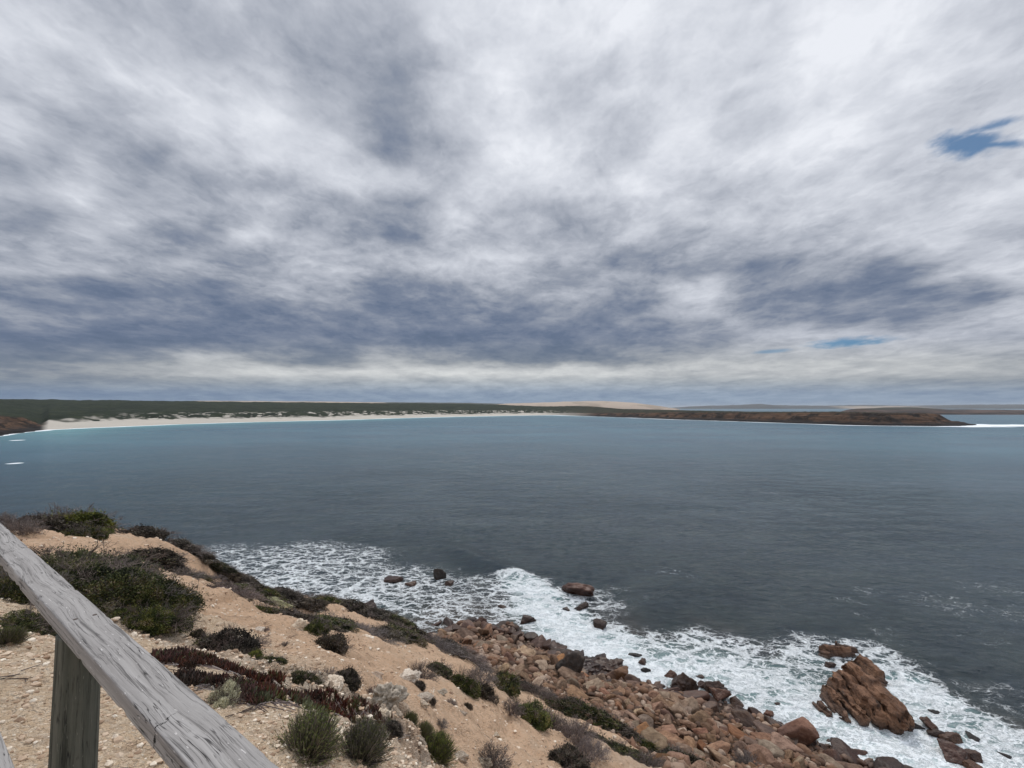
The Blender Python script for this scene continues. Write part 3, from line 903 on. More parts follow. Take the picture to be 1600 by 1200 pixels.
def wood_material(name, tone, light, post=False):
    m, t, b = new_mat(name)
    tc_ = t.node('ShaderNodeTexCoord').outputs['Object']
    sc_ = (12, 12, 0.4) if post else (0.26, 13, 13)
    # grain lines wander round knots
    wob = t.vm('SUBTRACT', t.noise(t.vm('MULTIPLY', tc_, (2.2, 5, 5)), 1.0, 3, 0.5, out=1), (.5, .5, .5))
    p0 = t.vm('ADD', tc_, t.vm('MULTIPLY', wob, (0.0, 0.045, 0.02) if not post else (0.01, 0.01, 0)))
    g1 = t.noise(t.vm('MULTIPLY', p0, sc_), 9.0, 6, 0.7, 0.25)
    g2 = t.noise(t.vm('MULTIPLY', p0, sc_), 3.2, 4, 0.6, 0.3)
    fine = t.noise(t.vm('MULTIPLY', p0, sc_), 30, 4, 0.7)
    c0 = t.mix(t.mr(g2, 0.30, 0.70), tone, light)
    c0 = t.mix(t.m('MULTIPLY', t.mr(g1, 0.48, 0.38), 0.75), c0, tuple(x * .30 for x in tone))
    c0 = t.mix(t.m('MULTIPLY', t.mr(fine, 0.56, 0.72), 0.45), c0, tuple(min(1, x * 1.35) for x in light))
    # splinter flecks where the surface has lifted
    fl = t.noise(t.vm('MULTIPLY', tc_, (14, 60, 60) if not post else (60, 60, 14)), 2.0, 3, 0.6)
    c0 = t.mix(t.m('MULTIPLY', t.mr(fl, 0.66, 0.70), 0.65), c0, tuple(min(1, x * 1.7) for x in light))
    # narrow checks
    ck = t.noise(t.vm('MULTIPLY', p0, (0.7, 16, 16) if not post else (16, 16, .7)), 5.0, 2, 0.5)
    chk = t.mr(t.m('ABSOLUTE', t.m('SUBTRACT', ck, 0.5)), 0.004, 0.016, 1, 0)
    chk = t.m('MULTIPLY', chk, t.mr(t.noise(tc_, 7, 3), 0.50, 0.60))
    c0 = t.mix(t.m('MULTIPLY', chk, 0.85), c0, (0.02, 0.019, 0.018))
    hgt_ = t.m('ADD', t.m('MULTIPLY', g1, 1.0), t.m('ADD', t.m('MULTIPLY', fine, 0.25), t.m('ADD', t.m('MULTIPLY', chk, -0.9), t.m('MULTIPLY', t.mr(fl, .62, .70), .35))))
    if not post:
        # one open split that crosses the rail
        sx = t.node('ShaderNodeSeparateXYZ', i0=tc_)
        wig = t.m('MULTIPLY', t.m('SUBTRACT', t.noise(tc_, 42, 5, 0.7), 0.5), 0.05)
        d_ = t.m('ABSOLUTE', t.m('ADD', t.m('SUBTRACT', sx.outputs[0], CRACK_X), t.m('ADD', wig, t.m('MULTIPLY', sx.outputs[1], 0.38))))
        half = t.mr(sx.outputs[1], -0.048, 0.006, 0.0032, 0.0)
        crk = t.mr(t.m('SUBTRACT', half, d_), 0.0, 0.0012)
        c0 = t.mix(crk, c0, (0.012, 0.011, 0.010))
        hgt_ = t.m('SUBTRACT', hgt_, t.m('MULTIPLY', crk, 2.0))
    t.put(b, 'Base Color', c0)
    t.put(b, 'Roughness', 0.88)
    t.put(b, 'Specular IOR Level', 0.25)
    bump(t, b, hgt_, 0.8, 0.0022)
    return m


def beam(name, length, wid, th, mat, parent, seed, rad=0.0038, nx=620):
    """a weathered sawn beam along x with worn arrises; its origin is the middle of the upper face"""
    prof = []
    hw = wid / 2
    for cx_, cy_, a0 in ((hw - rad, -rad, 0), (-hw + rad, -rad, 90), (-hw + rad, -th + rad, 180), (hw - rad, -th + rad, 270)):
        for k in range(4):
            a = math.radians(a0 + k * 30)
            prof.append((cx_ + rad * math.cos(a), cy_ + rad * math.sin(a)))
    full = []
    for i in range(len(prof)):
        p, q_ = prof[i], prof[(i + 1) % len(prof)]
        L = math.dist(p, q_)
        k = max(1, int(L / 0.006))
        for j in range(k):
            full.append((p[0] + (q_[0] - p[0]) * j / k, p[1] + (q_[1] - p[1]) * j / k))
    full = np.array(full)
    xs = np.linspace(-length / 2, length / 2, nx)
    Xg, I = np.meshgrid(xs, np.arange(len(full)), indexing='ij')
    Yg, Zg = full[I, 0], full[I, 1]
    pp = np.stack([Xg.ravel() * 2.2, Yg.ravel() * 40, Zg.ravel() * 40], -1)
    d = 0.0009 * fbm3(pp, 3, seed) + 0.0007 * pn3(np.stack([Xg.ravel() * 9, Yg.ravel() * 9, Zg.ravel() * 9], -1), seed + 5)
    Yc, Zc = Yg.ravel(), Zg.ravel() + th / 2
    nrm = np.maximum(np.hypot(Yc, Zc), 1e-6)
    # chips knocked out of the arrises
    edge = sstep(np.abs(Yc), hw - .008, hw) * sstep(np.abs(Zc), th / 2 - .008, th / 2)
    chip = sstep(pn3(np.stack([Xg.ravel() * 14, Yg.ravel() * 14, Zg.ravel() * 14], -1), seed + 9), .22, .4) * edge * 0.006
    s_ = 1 + (d - chip) / nrm
    Vv = np.stack([Xg.ravel(), Yc * s_, Zc * s_ - th / 2 + 0.0012 * pn2(Xg.ravel() * .9, Xg.ravel() * 0 + 3, seed)], -1)
    nP = len(full)
    fc = grid_faces(nx, nP, True)
    me_ = mesh_from(name, Vv, fc)
    bm_ = bmesh.new()
    bm_.from_mesh(me_)
    bm_.verts.ensure_lookup_table()
    bm_.faces.new([bm_.verts[i] for i in range(nP)][::-1])
    bm_.faces.new([bm_.verts[(nx - 1) * nP + i] for i in range(nP)])
    bmesh.ops.recalc_face_normals(bm_, faces=bm_.faces)
    bm_.to_mesh(me_)
    bm_.free()
    return link(name, me_, mat, parent)


RL = 5.6
mid = rdir * 1.25 + rnor * ((o_n + o_f) / 2)        # along-rail centre
# place along the rail where the split is seen
cp_ = fence_point(258, 1122, RT)
CRACK_X = (cp_ - mid).dot(rdir)
fence = bpy.data.objects.new('timber_fence', None)
COL.objects.link(fence)


def axis_x(al):
    p = mid + rdir * al
    best = min((abs(project(p.x, p.y, zz)[1] - 1100), project(p.x, p.y, zz)[0]) for zz in np.linspace(RT - .9, RT, 120))
    return best[1]


along = min(np.linspace(-2, 2, 400), key=lambda al: abs(axis_x(al) - 119))
pb = mid + rdir * along
PG = gz(pb.x, pb.y)
fence.location = (pb.x, pb.y, PG)
tag(fence, 'weathered grey timber fence with a round post at the edge of the lookout', 'fence')
bpy.context.view_layer.update()
Mpost = wood_material('green_grey_post_wood', (0.060, 0.064, 0.050), (0.130, 0.128, 0.104), True)
yaw = math.atan2(rdir.y, rdir.x)
# in the rail's own frame x runs along rdir, y is to its left; the near side must be -y
sgn = 1 if Vector((-math.sin(yaw), math.cos(yaw), 0)).dot(rnor) > 0 else -1
if sgn < 0:
    yaw += math.pi
    CRACK_X = -CRACK_X
Mrail = wood_material('weathered_rail_wood', (0.245, 0.230, 0.218), (0.39, 0.372, 0.355))
top_rail = beam('top_rail', RL, RW, RTH, Mrail, fence, 3)
top_rail.location = Vector((mid.x, mid.y, RT)) - fence.location
top_rail.rotation_euler = (0, 0, yaw)
lower = beam('lower_rail', RL, 0.045, 0.09, Mrail, fence, 17)
# its far upper arris passes through the bottom-left corner of the picture
zl = CAMZ - 1.33
lp = fence_point(24, 1200, zl)
lo = lp.dot(rnor) - 0.0225
lm_ = rdir * 1.25 + rnor * lo
lower.location = Vector((lm_.x, lm_.y, zl)) - fence.location
lower.rotation_euler = (0, 0, yaw)


def post_mesh(name, h, r0, r1, seed):
    na, nz_ = 72, 140
    aa = np.linspace(0, 2 * math.pi, na, endpoint=False)
    zz = np.linspace(-0.5, h, nz_)
    Z_, A_ = np.meshgrid(zz, aa, indexing='ij')
    r_ = np.interp(Z_, [-0.5, 0, h], [r0 * 1.02, r0, r1])
    r_ = r_ * (1 + 0.012 * np.cos(2 * A_ + 1)) + 0.0012 * pn2(A_ * 9, Z_ * 3, seed) + 0.0008 * pn2(A_ * 30, Z_ * 5, seed + 1)
    # a flat sawn along the side that faces the path
    Vv = np.stack([(r_ * np.cos(A_)).ravel(), (r_ * np.sin(A_)).ravel(), Z_.ravel()], -1)
    me_ = mesh_from(name, Vv, grid_faces(nz_, na, True))
    bm_ = bmesh.new()
    bm_.from_mesh(me_)
    bm_.verts.ensure_lookup_table()
    bm_.faces.new([bm_.verts[(nz_ - 1) * na + i] for i in range(na)])
    bm_.to_mesh(me_)
    bm_.free()
    return me_


hp_ = RT - RTH - PG
post = link('post', post_mesh('post', hp_, 0.060, 0.055, 4), Mpost, fence)
post.rotation_euler = (0, 0, 0.6)
Mnail, t, b = new_mat('rusty_nail_steel')
t.put(b, 'Base Color', (0.12, 0.095, 0.08))
t.put(b, 'Metallic', 0.6)
t.put(b, 'Roughness', 0.6)
for npx, npy in ((118, 968), (148, 961)):
    p = fence_point(npx, npy, RT)
    bm_ = bmesh.new()
    bmesh.ops.create_cone(bm_, cap_ends=True, segments=20, radius1=0.0060, radius2=0.0052, depth=0.0024)
    mm = bpy.data.meshes.new('nail')
    bm_.to_mesh(mm)
    bm_.free()
    nl = link('nail', mm, Mnail, fence)
    nl.location = Vector((p.x, p.y, RT + 0.0008)) - fence.location

# ------------------------------------------------------------------ stones
ICO = {}


def ico(sub):
    if sub not in ICO:
        bm_ = bmesh.new()
        bmesh.ops.create_icosphere(bm_, subdivisions=sub, radius=1)
        v = np.array([x.co[:] for x in bm_.verts])
        v /= np.linalg.norm(v, axis=1)[:, None]
        f = np.array([[w.index for w in fc_.verts] for fc_ in bm_.faces])
        bm_.free()
        ICO[sub] = (v, f)
    return ICO[sub]


def stone_shape(seed, sub=4, planes=14, p=22, rough=0.05, cut=(0.52, 1.0)):
    v, f = ico(sub)
    rg = np.random.default_rng(seed)
    n = rg.normal(size=(planes, 3))
    n /= np.linalg.norm(n, axis=1)[:, None]
    h_ = rg.uniform(cut[0], cut[1], planes)
    q_ = np.maximum(v @ n.T, 0) / h_
    r_ = (q_ ** p).sum(1) ** (-1 / p)
    r_ = np.minimum(r_, 1.35)
    V_ = v * r_[:, None]
    V_ = V_ * (1 + rough * fbm3(V_ * 1.7 + seed, 4, seed % 17, 0.6))[:, None]
    return V_, f


def stone_material(name, dark, base, light, lum=1.0, rough=0.8, wet=0.0):
    m, t, b = new_mat(name)
    oi = t.node('ShaderNodeObjectInfo')
    rnd = oi.outputs['Random']
    tcx = t.node('ShaderNodeTexCoord').outputs['Object']
    P_ = t.vm('ADD', tcx, t.node('ShaderNodeCombineXYZ', i0=t.m('MULTIPLY', rnd, 40), i1=0.0, i2=0.0).outputs[0])
    n_ = t.noise(P_, 2.0, 7, 0.68, 0.4)
    c_ = t.ramp(n_, [(0.28, dark), (0.5, base), (0.72, light)])
    c_ = t.mix(t.mr(t.noise(P_, 9, 5, 0.7), 0.42, 0.30), c_, tuple(x * .35 for x in dark))
    # every stone has its own tone
    hs_ = t.node('ShaderNodeHueSaturation', Hue=t.mr(rnd, 0, 1, 0.493, 0.510), Saturation=t.mr(t.m('FRACT', t.m('MULTIPLY', rnd, 7.31)), 0, 1, 0.80, 1.08),
                 Value=t.m('MULTIPLY', t.mr(t.m('FRACT', t.m('MULTIPLY', rnd, 13.7)), 0, 1, 0.55, 1.3), lum), Color=c_)
    c_ = hs_.outputs[0]
    pz_ = t.node('ShaderNodeSeparateXYZ', i0=t.node('ShaderNodeNewGeometry').outputs['Position']).outputs[2]
    wetm = t.mr(t.m('ADD', pz_, t.m('MULTIPLY', t.noise(t.node('ShaderNodeNewGeometry').outputs['Position'], 0.6, 3), -1.0)), 0.15, 1.0, 1, 0)
    wetm = t.m('MAXIMUM', wetm, wet) if wet else wetm
    c_ = t.mix(t.m('MULTIPLY', wetm, 0.80), c_, t.mix(1.0, c_, (0.30, 0.24, 0.22), 'MULTIPLY'))
    t.put(b, 'Base Color', c_)
    t.put(b, 'Roughness', t.fmix(wetm, rough, 0.38))
    t.put(b, 'Specular IOR Level', 0.35)
    bump(t, b, t.m('ADD', t.noise(P_, 5, 6, 0.7), t.m('MULTIPLY', t.vor(P_, 7), 0.25)), 0.6, 0.06)
    return m


Mstone = stone_material('beach_boulder_rock', (0.075, 0.038, 0.020), (0.205, 0.112, 0.062), (0.335, 0.205, 0.125))
Mstoneg = stone_material('grey_boulder_rock', (0.11, 0.068, 0.040), (0.27, 0.175, 0.110), (0.44, 0.32, 0.22))
Mred = stone_material('red_boulder_rock', (0.085, 0.034, 0.016), (0.215, 0.098, 0.048), (0.33, 0.175, 0.095))
Mwet = stone_material('wet_rock', (0.045, 0.022, 0.014), (0.115, 0.055, 0.032), (0.19, 0.105, 0.065), 1.0, 0.55, 0.1)
Mblack = stone_material('black_rock', (0.016, 0.012, 0.010), (0.034, 0.025, 0.019), (0.07, 0.048, 0.034), 1.0, 0.75)
Mlime = stone_material('limestone', (0.30, 0.22, 0.16), (0.58, 0.47, 0.36), (0.78, 0.70, 0.58), 1.0, 0.95)

PROTO = []
for i in range(14):
    V_, f_ = stone_shape(100 + i, 4, RNG.integers(7, 12), 34, 0.09)
    PROTO.append((V_, f_))
PM = {}


def proto_mesh(i, mat):
    k = (i, mat.name)
    if k not in PM:
        me_ = mesh_from('boulder', *PROTO[i])
        me_.materials.append(mat)
        PM[k] = me_
    return PM[k]


def boulder(x, y, z, size, mat, label, group=None, cat='boulder', name='boulder', flat=0.62, mesh=None, rot=None, dims=None):
    me_ = mesh or proto_mesh(int(RNG.integers(0, len(PROTO))), mat)
    o = bpy.data.objects.new(name, me_)
    COL.objects.link(o)
    o.location = (x, y, z)
    d_ = dims or (size * RNG.uniform(.8, 1.2), size * RNG.uniform(.6, .9), size * flat * RNG.uniform(.75, 1.1))
    o.scale = d_
    o.rotation_euler = rot or (RNG.uniform(-.45, .45), RNG.uniform(-.45, .45), RNG.uniform(0, 6.28))
    tag(o, label, cat, group)
    return o


def special_rock(px, py, wpx, mat, label, hr=0.6, ar=0.8, seed=0, sink=0.25, sea=True, rough=0.12, planes=12, yawr=None, name='sea_rock', cat='rock', group=None, tilt=0.0):
    if sea:
        x, y = SEA(px, py + wpx * hr * 0.3)
        z0 = 0.0
    else:
        x, y, _ = at(px, py + wpx * hr * 0.3)
        z0 = gz(x, y)
    depth = y
    R_ = wpx / 2 * depth / F * 1.08
    if sea:
        hr = hr * .72
    V_, f_ = stone_shape(seed + 300, 5, planes, 26, rough * 1.5)
    me_ = mesh_from(name, V_, f_)
    me_.materials.append(mat)
    o = link(name, me_)
    o.scale = (R_, R_ * ar, R_ * hr * 1.2)
    o.location = (x, y, z0 + R_ * hr * 1.35 * (0.5 - sink))
    o.rotation_euler = (tilt, tilt * .6, RNG.uniform(-.4, .4) if yawr is None else yawr)
    tag(o, label, cat, group)
    return o


# rocks that stand in the foam
G_SEA = 'wet rocks standing in the foam'
SR_ = [
    (685, 898, 17, Mblack, 'dark pointed wet rock sticking up at the far edge of the lacy foam', 1.3, 1),
    (617, 903, 24, Mwet, 'low dark reddish rock in the lacy foam left of the pointed wet rock', .6, 2),
    (643, 912, 14, Mwet, 'small dark wet rock just below the low reddish rock in the lacy foam', .6, 3),
    (703, 910, 14, Mwet, 'small dark rock just right of the dark pointed wet rock', .8, 4),
    (577, 944, 30, Mwet, 'red-brown rock in the foam just off the dark shrubs of the slope', .7, 5),
    (905, 920, 40, Mwet, 'broad brown rock ringed with foam at the seaward tip of the breaking wave', .55, 6),
    (911, 946, 18, Mwet, 'small dark rock in turquoise foam below the broad ringed rock', .8, 7),
    (885, 951, 9, Mwet, 'tiny brown rock left of the small dark rock in turquoise foam', .8, 8),
    (938, 973, 22, Mwet, 'dark upright rock with water streaming off it, right of the turquoise foam', 1.1, 9),
    (821, 966, 20, Mwet, 'dark pointed boulder where lacy foam meets the dense white wave', 1.0, 10),
    (786, 948, 12, Mwet, 'low brown rock awash in thin foam above the dark pointed boulder', .5, 11),
    (749, 972, 24, Mwet, 'tall dark brown boulder at the upper left end of the boulder beach', 1.0, 12),
    (738, 968, 14, Mwet, 'low dark rock touching the tall dark brown boulder', .6, 13),
    (995, 1023, 17, Mblack, 'small black rock alone in dense white foam', .6, 14),
    (1002, 1034, 13, Mwet, 'small brown rock in white foam below the small black rock', .8, 15),
    (1011, 1047, 12, Mblack, 'small dark flat rock in white foam nearest the boulders', .6, 16),
    (1050, 1053, 16, Mred, 'red-brown slanting rock leaning beside the tall black-brown boulder', .9, 17),
    (1066, 1066, 32, Mwet, 'tall black-brown boulder standing in foam at the beach edge', 1.15, 18),
    (1095, 1057, 12, Mwet, 'small flat red rock in foam right of the tall black-brown boulder', .5, 19),
    (1098, 1067, 18, Mwet, 'dark slanted stone half awash right of the tall black-brown boulder', .6, 20),
    (1112, 1072, 28, Mwet, 'brown block with flat top at the wave edge', .8, 21),
    (1123, 1082, 30, Mred, 'brown tilted block in front of the flat-topped block', .9, 22),
    (1134, 1078, 14, Mwet, 'upright dark stone right of the brown tilted block', 1.1, 23),
    (1150, 1095, 20, Mwet, 'rounded dark red stone alone in the foam near the boulders', .7, 24),
    (1214, 1101, 10, Mwet, 'tiny dark rock in the foam halfway to the big layered outcrop', .5, 25),
    (1200, 1115, 16, Mred, 'small red-orange wedge of rock at the edge of the foam', .8, 26),
    (1174, 1118, 22, Mwet, 'rounded dark brown boulder at the foam edge left of the red wedge', .8, 27),
    (1297, 1040, 14, Mwet, 'small brown rock between the two layered outcrops', .7, 28),
    (1454, 1132, 22, Mred, 'red-brown pointed rock right of the big layered outcrop', .8, 29),
    (1471, 1147, 24, Mwet, 'dark low boulder touching the olive-brown boulder in the foam', .6, 30),
    (1489, 1151, 26, Mstone, 'olive-brown rounded boulder in the foam near the right edge', .8, 31),
    (1492, 1176, 36, Mwet, 'broad brown boulder with rust stains in the foam near the right edge', .7, 32),
    (1520, 1196, 26, Mred, 'rust red boulder partly awash at the bottom right', .7, 33),
    (1525, 1183, 22, Mwet, 'small red-brown slanting rock right of the broad rust-stained boulder', .6, 34),
    (1521, 1152, 22, Mblack, 'thin black sliver of rock showing above the foam at right', .35, 35),
    (1428, 1133, 20, Mblack, 'dark wet stone just off the lower end of the big layered outcrop', .45, 36),
    (1460, 1112, 14, Mblack, 'small dark ridge of rock awash above the red-brown pointed rock', .35, 37),
    (1570, 1180, 12, Mblack, 'tiny black rock awash at far right', .4, 38),
]
for px, py, w, mt, lb, hr, sd_ in SR_:
    special_rock(px, py, w, mt, lb, hr, RNG.uniform(.6, .9), sd_, 0.22, True, 0.14, 10, group=G_SEA, tilt=RNG.uniform(-.3, .3))
# the black boulder and the big boulders of the beach
special_rock(888, 1052, 44, Mblack, 'large black boulder with a hollow side beside the tide pools', .75, .9, 50, .3, False, .14, name='boulder', cat='boulder')
special_rock(1238, 1142, 50, Mred, 'biggest boulder of the beach, smooth orange-brown, at the foam edge', .62, .75, 51, .3, False, .05, 9, yawr=-.5, name='boulder', cat='boulder')
special_rock(1090, 1135, 36, Mstone, 'large flat-topped tan boulder low in the middle of the beach', .5, .8, 52, .3, False, .06, name='boulder', cat='boulder')
special_rock(965, 1052, 34, Mred, 'orange-brown block at the seaward end of the dark conglomerate shelf', .8, .8, 53, .3, False, .08, name='boulder', cat='boulder')
special_rock(1185, 1183, 38, Mred, 'large orange slab boulder at the bottom of the beach', .5, .8, 54, .3, False, .06, name='boulder', cat='boulder')
special_rock(1055, 1150, 46, Mstone, 'long pale tan slab lying across the lower beach', .35, .6, 55, .3, False, .06, name='boulder', cat='boulder')

# dark conglomerate shelf at the water's edge beside the black boulder
for i, (px, py, w, hr, lb) in enumerate([
        (900, 1034, 34, .45, 'dark knobbly rock shelf nearest the breaking wave'),
        (925, 1040, 60, .35, 'broad dark conglomerate shelf between pools and white foam'),
        (930, 1055, 50, .3, 'low grey-brown conglomerate shelf right of the black boulder'),
        (955, 1040, 36, .5, 'dark brown craggy end of the conglomerate shelf'),
        (845, 1032, 50, .22, 'low wet rock shelf under thin foam left of the black boulder'),
        (860, 1018, 40, .2, 'flat submerged-looking brown rock shelf between pools')]):
    special_rock(px, py, w, Mwet, lb, hr, .9, 60 + i, .3, True, .5, 9, name='rock_shelf', cat='rock shelf', group='rock shelves by the tide pools')

# the layered outcrops: tilted slabs, each a part


def outcrop(name, label, cx, cy, slabs, mat, cat='rock outcrop', group=None):
    """slabs: (px, py, length px, across px, height m, direction on the picture in degrees)"""
    root = bpy.data.objects.new(name, None)
    COL.objects.link(root)
    x0, y0 = SEA(cx, cy)
    root.location = (x0, y0, 0)
    tag(root, label, cat, group)
    for k, (px, py, lp, ap, hm, ang) in enumerate(slabs):
        x, y = SEA(px, py)
        a_ = math.radians(ang)
        xa, ya = SEA(px + math.cos(a_) * lp / 2, py + math.sin(a_) * lp / 2)
        xb, yb = SEA(px - math.cos(a_) * lp / 2, py - math.sin(a_) * lp / 2)
        L = math.hypot(xa - xb, ya - yb) / 2
        dirw = math.atan2(ya - yb, xa - xb)
        Wd = ap * y / F / 2
        v, f_ = ico(6)
        # rounded box by a high-power norm, stepped by bedding planes
        q_ = (np.abs(v) ** 7).sum(1) ** (-1 / 7)
        V_ = v * q_[:, None]
        V_ = V_ * np.array((L, Wd, hm))
        sd0 = 700 + 13 * k + len(name)
        rgk = np.random.default_rng(sd0)
        lay, blk, blk2 = rgk.uniform(-1, 1, 200), rgk.uniform(-1, 1, 200), rgk.uniform(-1, 1, 200)
        g_ = fbm3(V_ * 0.55 + k * 9, 4, sd0 % 19, .6)
        out = np.sign(V_[:, 1])
        # beds of unequal thickness step in and out along the sides
        li = (V_[:, 2] / .34 + .55 * g_ + 60).astype(int)
        V_[:, 1] += out * .20 * lay[li % 200] * sstep(np.abs(V_[:, 1]) / Wd, .5, .9)
        # joints split the slab into blocks that have weathered to different heights
        bi = (V_[:, 0] / .95 + .5 * g_ + .35 * V_[:, 1] + 60).astype(int)
        topm = sstep(V_[:, 2] / hm, .1, .7)
        V_[:, 2] += .26 * blk[bi % 200] * topm
        V_[:, 1] += out * .16 * blk2[bi % 200] * sstep(np.abs(V_[:, 1]) / Wd, .5, .9)
        V_[:, 0] += .25 * lay[(li + 7) % 200] * np.sign(V_[:, 0]) * sstep(np.abs(V_[:, 0]) / L, .7, .95)
        V_[:, 1] += 0.22 * g_
        V_[:, 2] += 0.22 * fbm3(V_ * 0.9 + k * 5, 4, (sd0 + 3) % 19, .6)
        V_ += 0.055 * np.stack([fbm3(V_ * 3.0, 4, 2, .6), fbm3(V_ * 3.0 + 9, 4, 4, .6), fbm3(V_ * 3.0 + 17, 4, 6, .6)], -1)
        me_ = mesh_from('rock_slab', V_, f_)
        me_.materials.append(mat)
        o = link('rock_slab', me_, None, root)
        o.location = (x - x0, y - y0, hm * 0.35)
        o.rotation_euler = (math.radians(-16), math.radians(3), dirw)
    return root


Mout, t, b = new_mat('outcrop_rock')
tcx = t.node('ShaderNodeTexCoord').outputs['Object']
n_ = t.noise(tcx, 0.9, 7, 0.68, 0.3)
c_ = t.ramp(n_, [(0.30, (0.06, 0.028, 0.015)), (0.48, (0.155, 0.075, 0.038)), (0.62, (0.25, 0.13, 0.070)), (0.78, (0.36, 0.22, 0.14))])
st2 = t.noise(t.vm('MULTIPLY', tcx, (0.25, 1.6, 3.4)), 1.3, 5, .65, .3)
c_ = t.mix(t.m('MULTIPLY', t.mr(st2, .46, .36), .8), c_, (0.03, 0.018, 0.012))
c_ = t.mix(t.mr(t.noise(tcx, 5, 5, .7), .40, .30), c_, (0.03, 0.02, 0.014))
pzz = t.node('ShaderNodeSeparateXYZ', i0=t.node('ShaderNodeNewGeometry').outputs['Position']).outputs[2]
wm = t.mr(pzz, 0.1, 0.7, 1, 0)
c_ = t.mix(t.m('MULTIPLY', wm, .7), c_, (0.03, 0.018, 0.013))
t.put(b, 'Base Color', c_)
t.put(b, 'Roughness', t.fmix(wm, .8, .4))
bump(t, b, t.m('ADD', t.noise(tcx, 3, 7, .72), t.m('MULTIPLY', st2, 1.2)), .8, .16)
outcrop('layered_outcrop', 'large brown layered rock outcrop standing in white foam off the boulders', 1345, 1100,
        [(1384, 1110, 96, 12, .95, 42), (1361, 1106, 118, 12, 1.30, 45), (1341, 1102, 98, 11, 1.05, 48),
         (1322, 1104, 76, 11, .85, 50), (1304, 1107, 56, 11, .55, 50), (1404, 1130, 34, 18, .75, 36), (1288, 1112, 30, 9, .3, 40)], Mout)
outcrop('slanting_slab', 'smooth brown slanting slab rising behind the large layered outcrop', 1355, 1055, [(1357, 1056, 56, 11, .65, 33)], Mout, 'rock slab')
outcrop('small_outcrop', 'small brown ledge of layered rock just beyond the large outcrop', 1313, 1022, [(1306, 1023, 40, 11, .36, -6), (1322, 1016, 40, 11, .30, 12)], Mout)

# --- the boulder beach
BEACH_PX = [(655, 985), (700, 972), (760, 985), (800, 985), (850, 1012), (880, 1040), (960, 1065), (1000, 1070), (1060, 1085), (1120, 1092), (1170, 1120), (1210, 1132),
            (1290, 1160), (1330, 1172), (1385, 1200), (1500, 1290), (1300, 1290), (1060, 1215), (1000, 1172), (900, 1122), (850, 1078), (800, 1052), (740, 1030), (680, 1003)]
# top edge (towards the slope) in world space comes from the ground's own height
BW = np.array([at(px, py)[:2] for px, py in BEACH_PX])
cand = []
lo_, hi_ = BW.min(0), BW.max(0)
tries = RNG.uniform(lo_, hi_, size=(26000, 2))
sdb, _i = poly_sd(tries[:, 0], tries[:, 1], BW)
tries = tries[sdb > -0.15]
hgt_t = base_h(tries[:, 0], tries[:, 1])
rows_kept = []
cellsz = 1.0
gridd = {}
for (x, y), h in zip(tries, hgt_t):
    hi = min(1, max(0, h / 5.5))
    size = (0.50 * (1 - hi) + 0.24 * hi) * float(np.exp(RNG.normal(-.05, .48)))
    size = min(max(size, .13), .78)
    key = (int(x // cellsz), int(y // cellsz))
    ok = True
    for a in (-1, 0, 1):
        for c in (-1, 0, 1):
            for (x2, y2, s2) in gridd.get((key[0] + a, key[1] + c), ()):
                if (x - x2) ** 2 + (y - y2) ** 2 < (0.66 * (size + s2)) ** 2:
                    ok = False
                    break
            if not ok:
                break
        if not ok:
            break
    if ok:
        gridd.setdefault(key, []).append((x, y, size))
        rows_kept.append((x, y, h, size))


def showing(r):
    px, py = project(r[0], r[1], max(r[2], 0))
    return -20 < px < 1620 and py < 1215


vis = [r for r in rows_kept if showing(r)]
vis.sort(key=lambda r: -r[3] / r[1])
print('boulders in view', len(vis), 'all', len(rows_kept))
LM = [((735, 985), 'near the tall dark boulder'), ((790, 1010), 'below the lacy foam'), ((830, 1045), 'beside the tide pools'),
      ((888, 1060), 'beside the large black boulder'), ((960, 1075), 'below the conglomerate shelf'), ((905, 1100), 'against the end of the sand strip'),
      ((1030, 1085), 'near the tall foam-edge boulder'), ((985, 1120), 'above the green shrub strip'), ((1090, 1130), 'around the flat-topped tan boulder'),
      ((1150, 1110), 'near the lone red stone'), ((1055, 1155), 'beside the long pale tan slab'), ((1238, 1150), 'beside the biggest boulder'),
      ((1165, 1170), 'around the grey shrub on the stones'), ((1290, 1180), 'below the layered outcrop'), ((1120, 1190), 'at the bottom edge of the beach')]
SH = {'s': ['rounded', 'angular', 'blocky', 'smooth', 'wedge-shaped']}
GB = 'boulders of the beach below the cliff'
used_labels = {}
for i, (x, y, h, size) in enumerate(vis[:262]):
    px, py = project(x, y, max(h, 0))
    lmk = min(LM, key=lambda L: (L[0][0] - px) ** 2 + (L[0][1] - py) ** 2)
    u = RNG.random()
    if h < .7:
        mat, cn = Mwet, 'dark wet'
    elif u < .5:
        mat, cn = Mstone, 'brown'
    elif u < .68:
        mat, cn = Mred, 'reddish'
    else:
        mat, cn = Mstoneg, 'grey-tan'
    sz = 'large' if size > .7 else 'medium' if size > .45 else 'small'
    dd_ = (size * RNG.uniform(.85, 1.25), size * RNG.uniform(.55, .95), size * RNG.uniform(.36, .72))
    shp = 'flat' if dd_[2] < .42 * dd_[0] else 'long' if dd_[1] < .62 * dd_[0] else 'blocky'
    ddx, ddy = px - lmk[0][0], py - lmk[0][1]
    side = 'left' if ddx < -12 else 'right' if ddx > 12 else ''
    vert = 'upper' if ddy < -8 else 'lower' if ddy > 8 else ''
    where = (vert + ' ' + side).strip() or 'centre'
    lab = f'{sz} {shp} {cn} boulder {lmk[1]}, {where}'
    used_labels.setdefault(lab, []).append(i)
    zz = max(gz(x, y), -.3)
    pi_ = int(RNG.integers(0, len(PROTO)))
    boulder(x, y, zz + dd_[2] * .35, size, mat, lab, GB, mesh=proto_mesh(pi_, mat), dims=dd_)
_by = {}
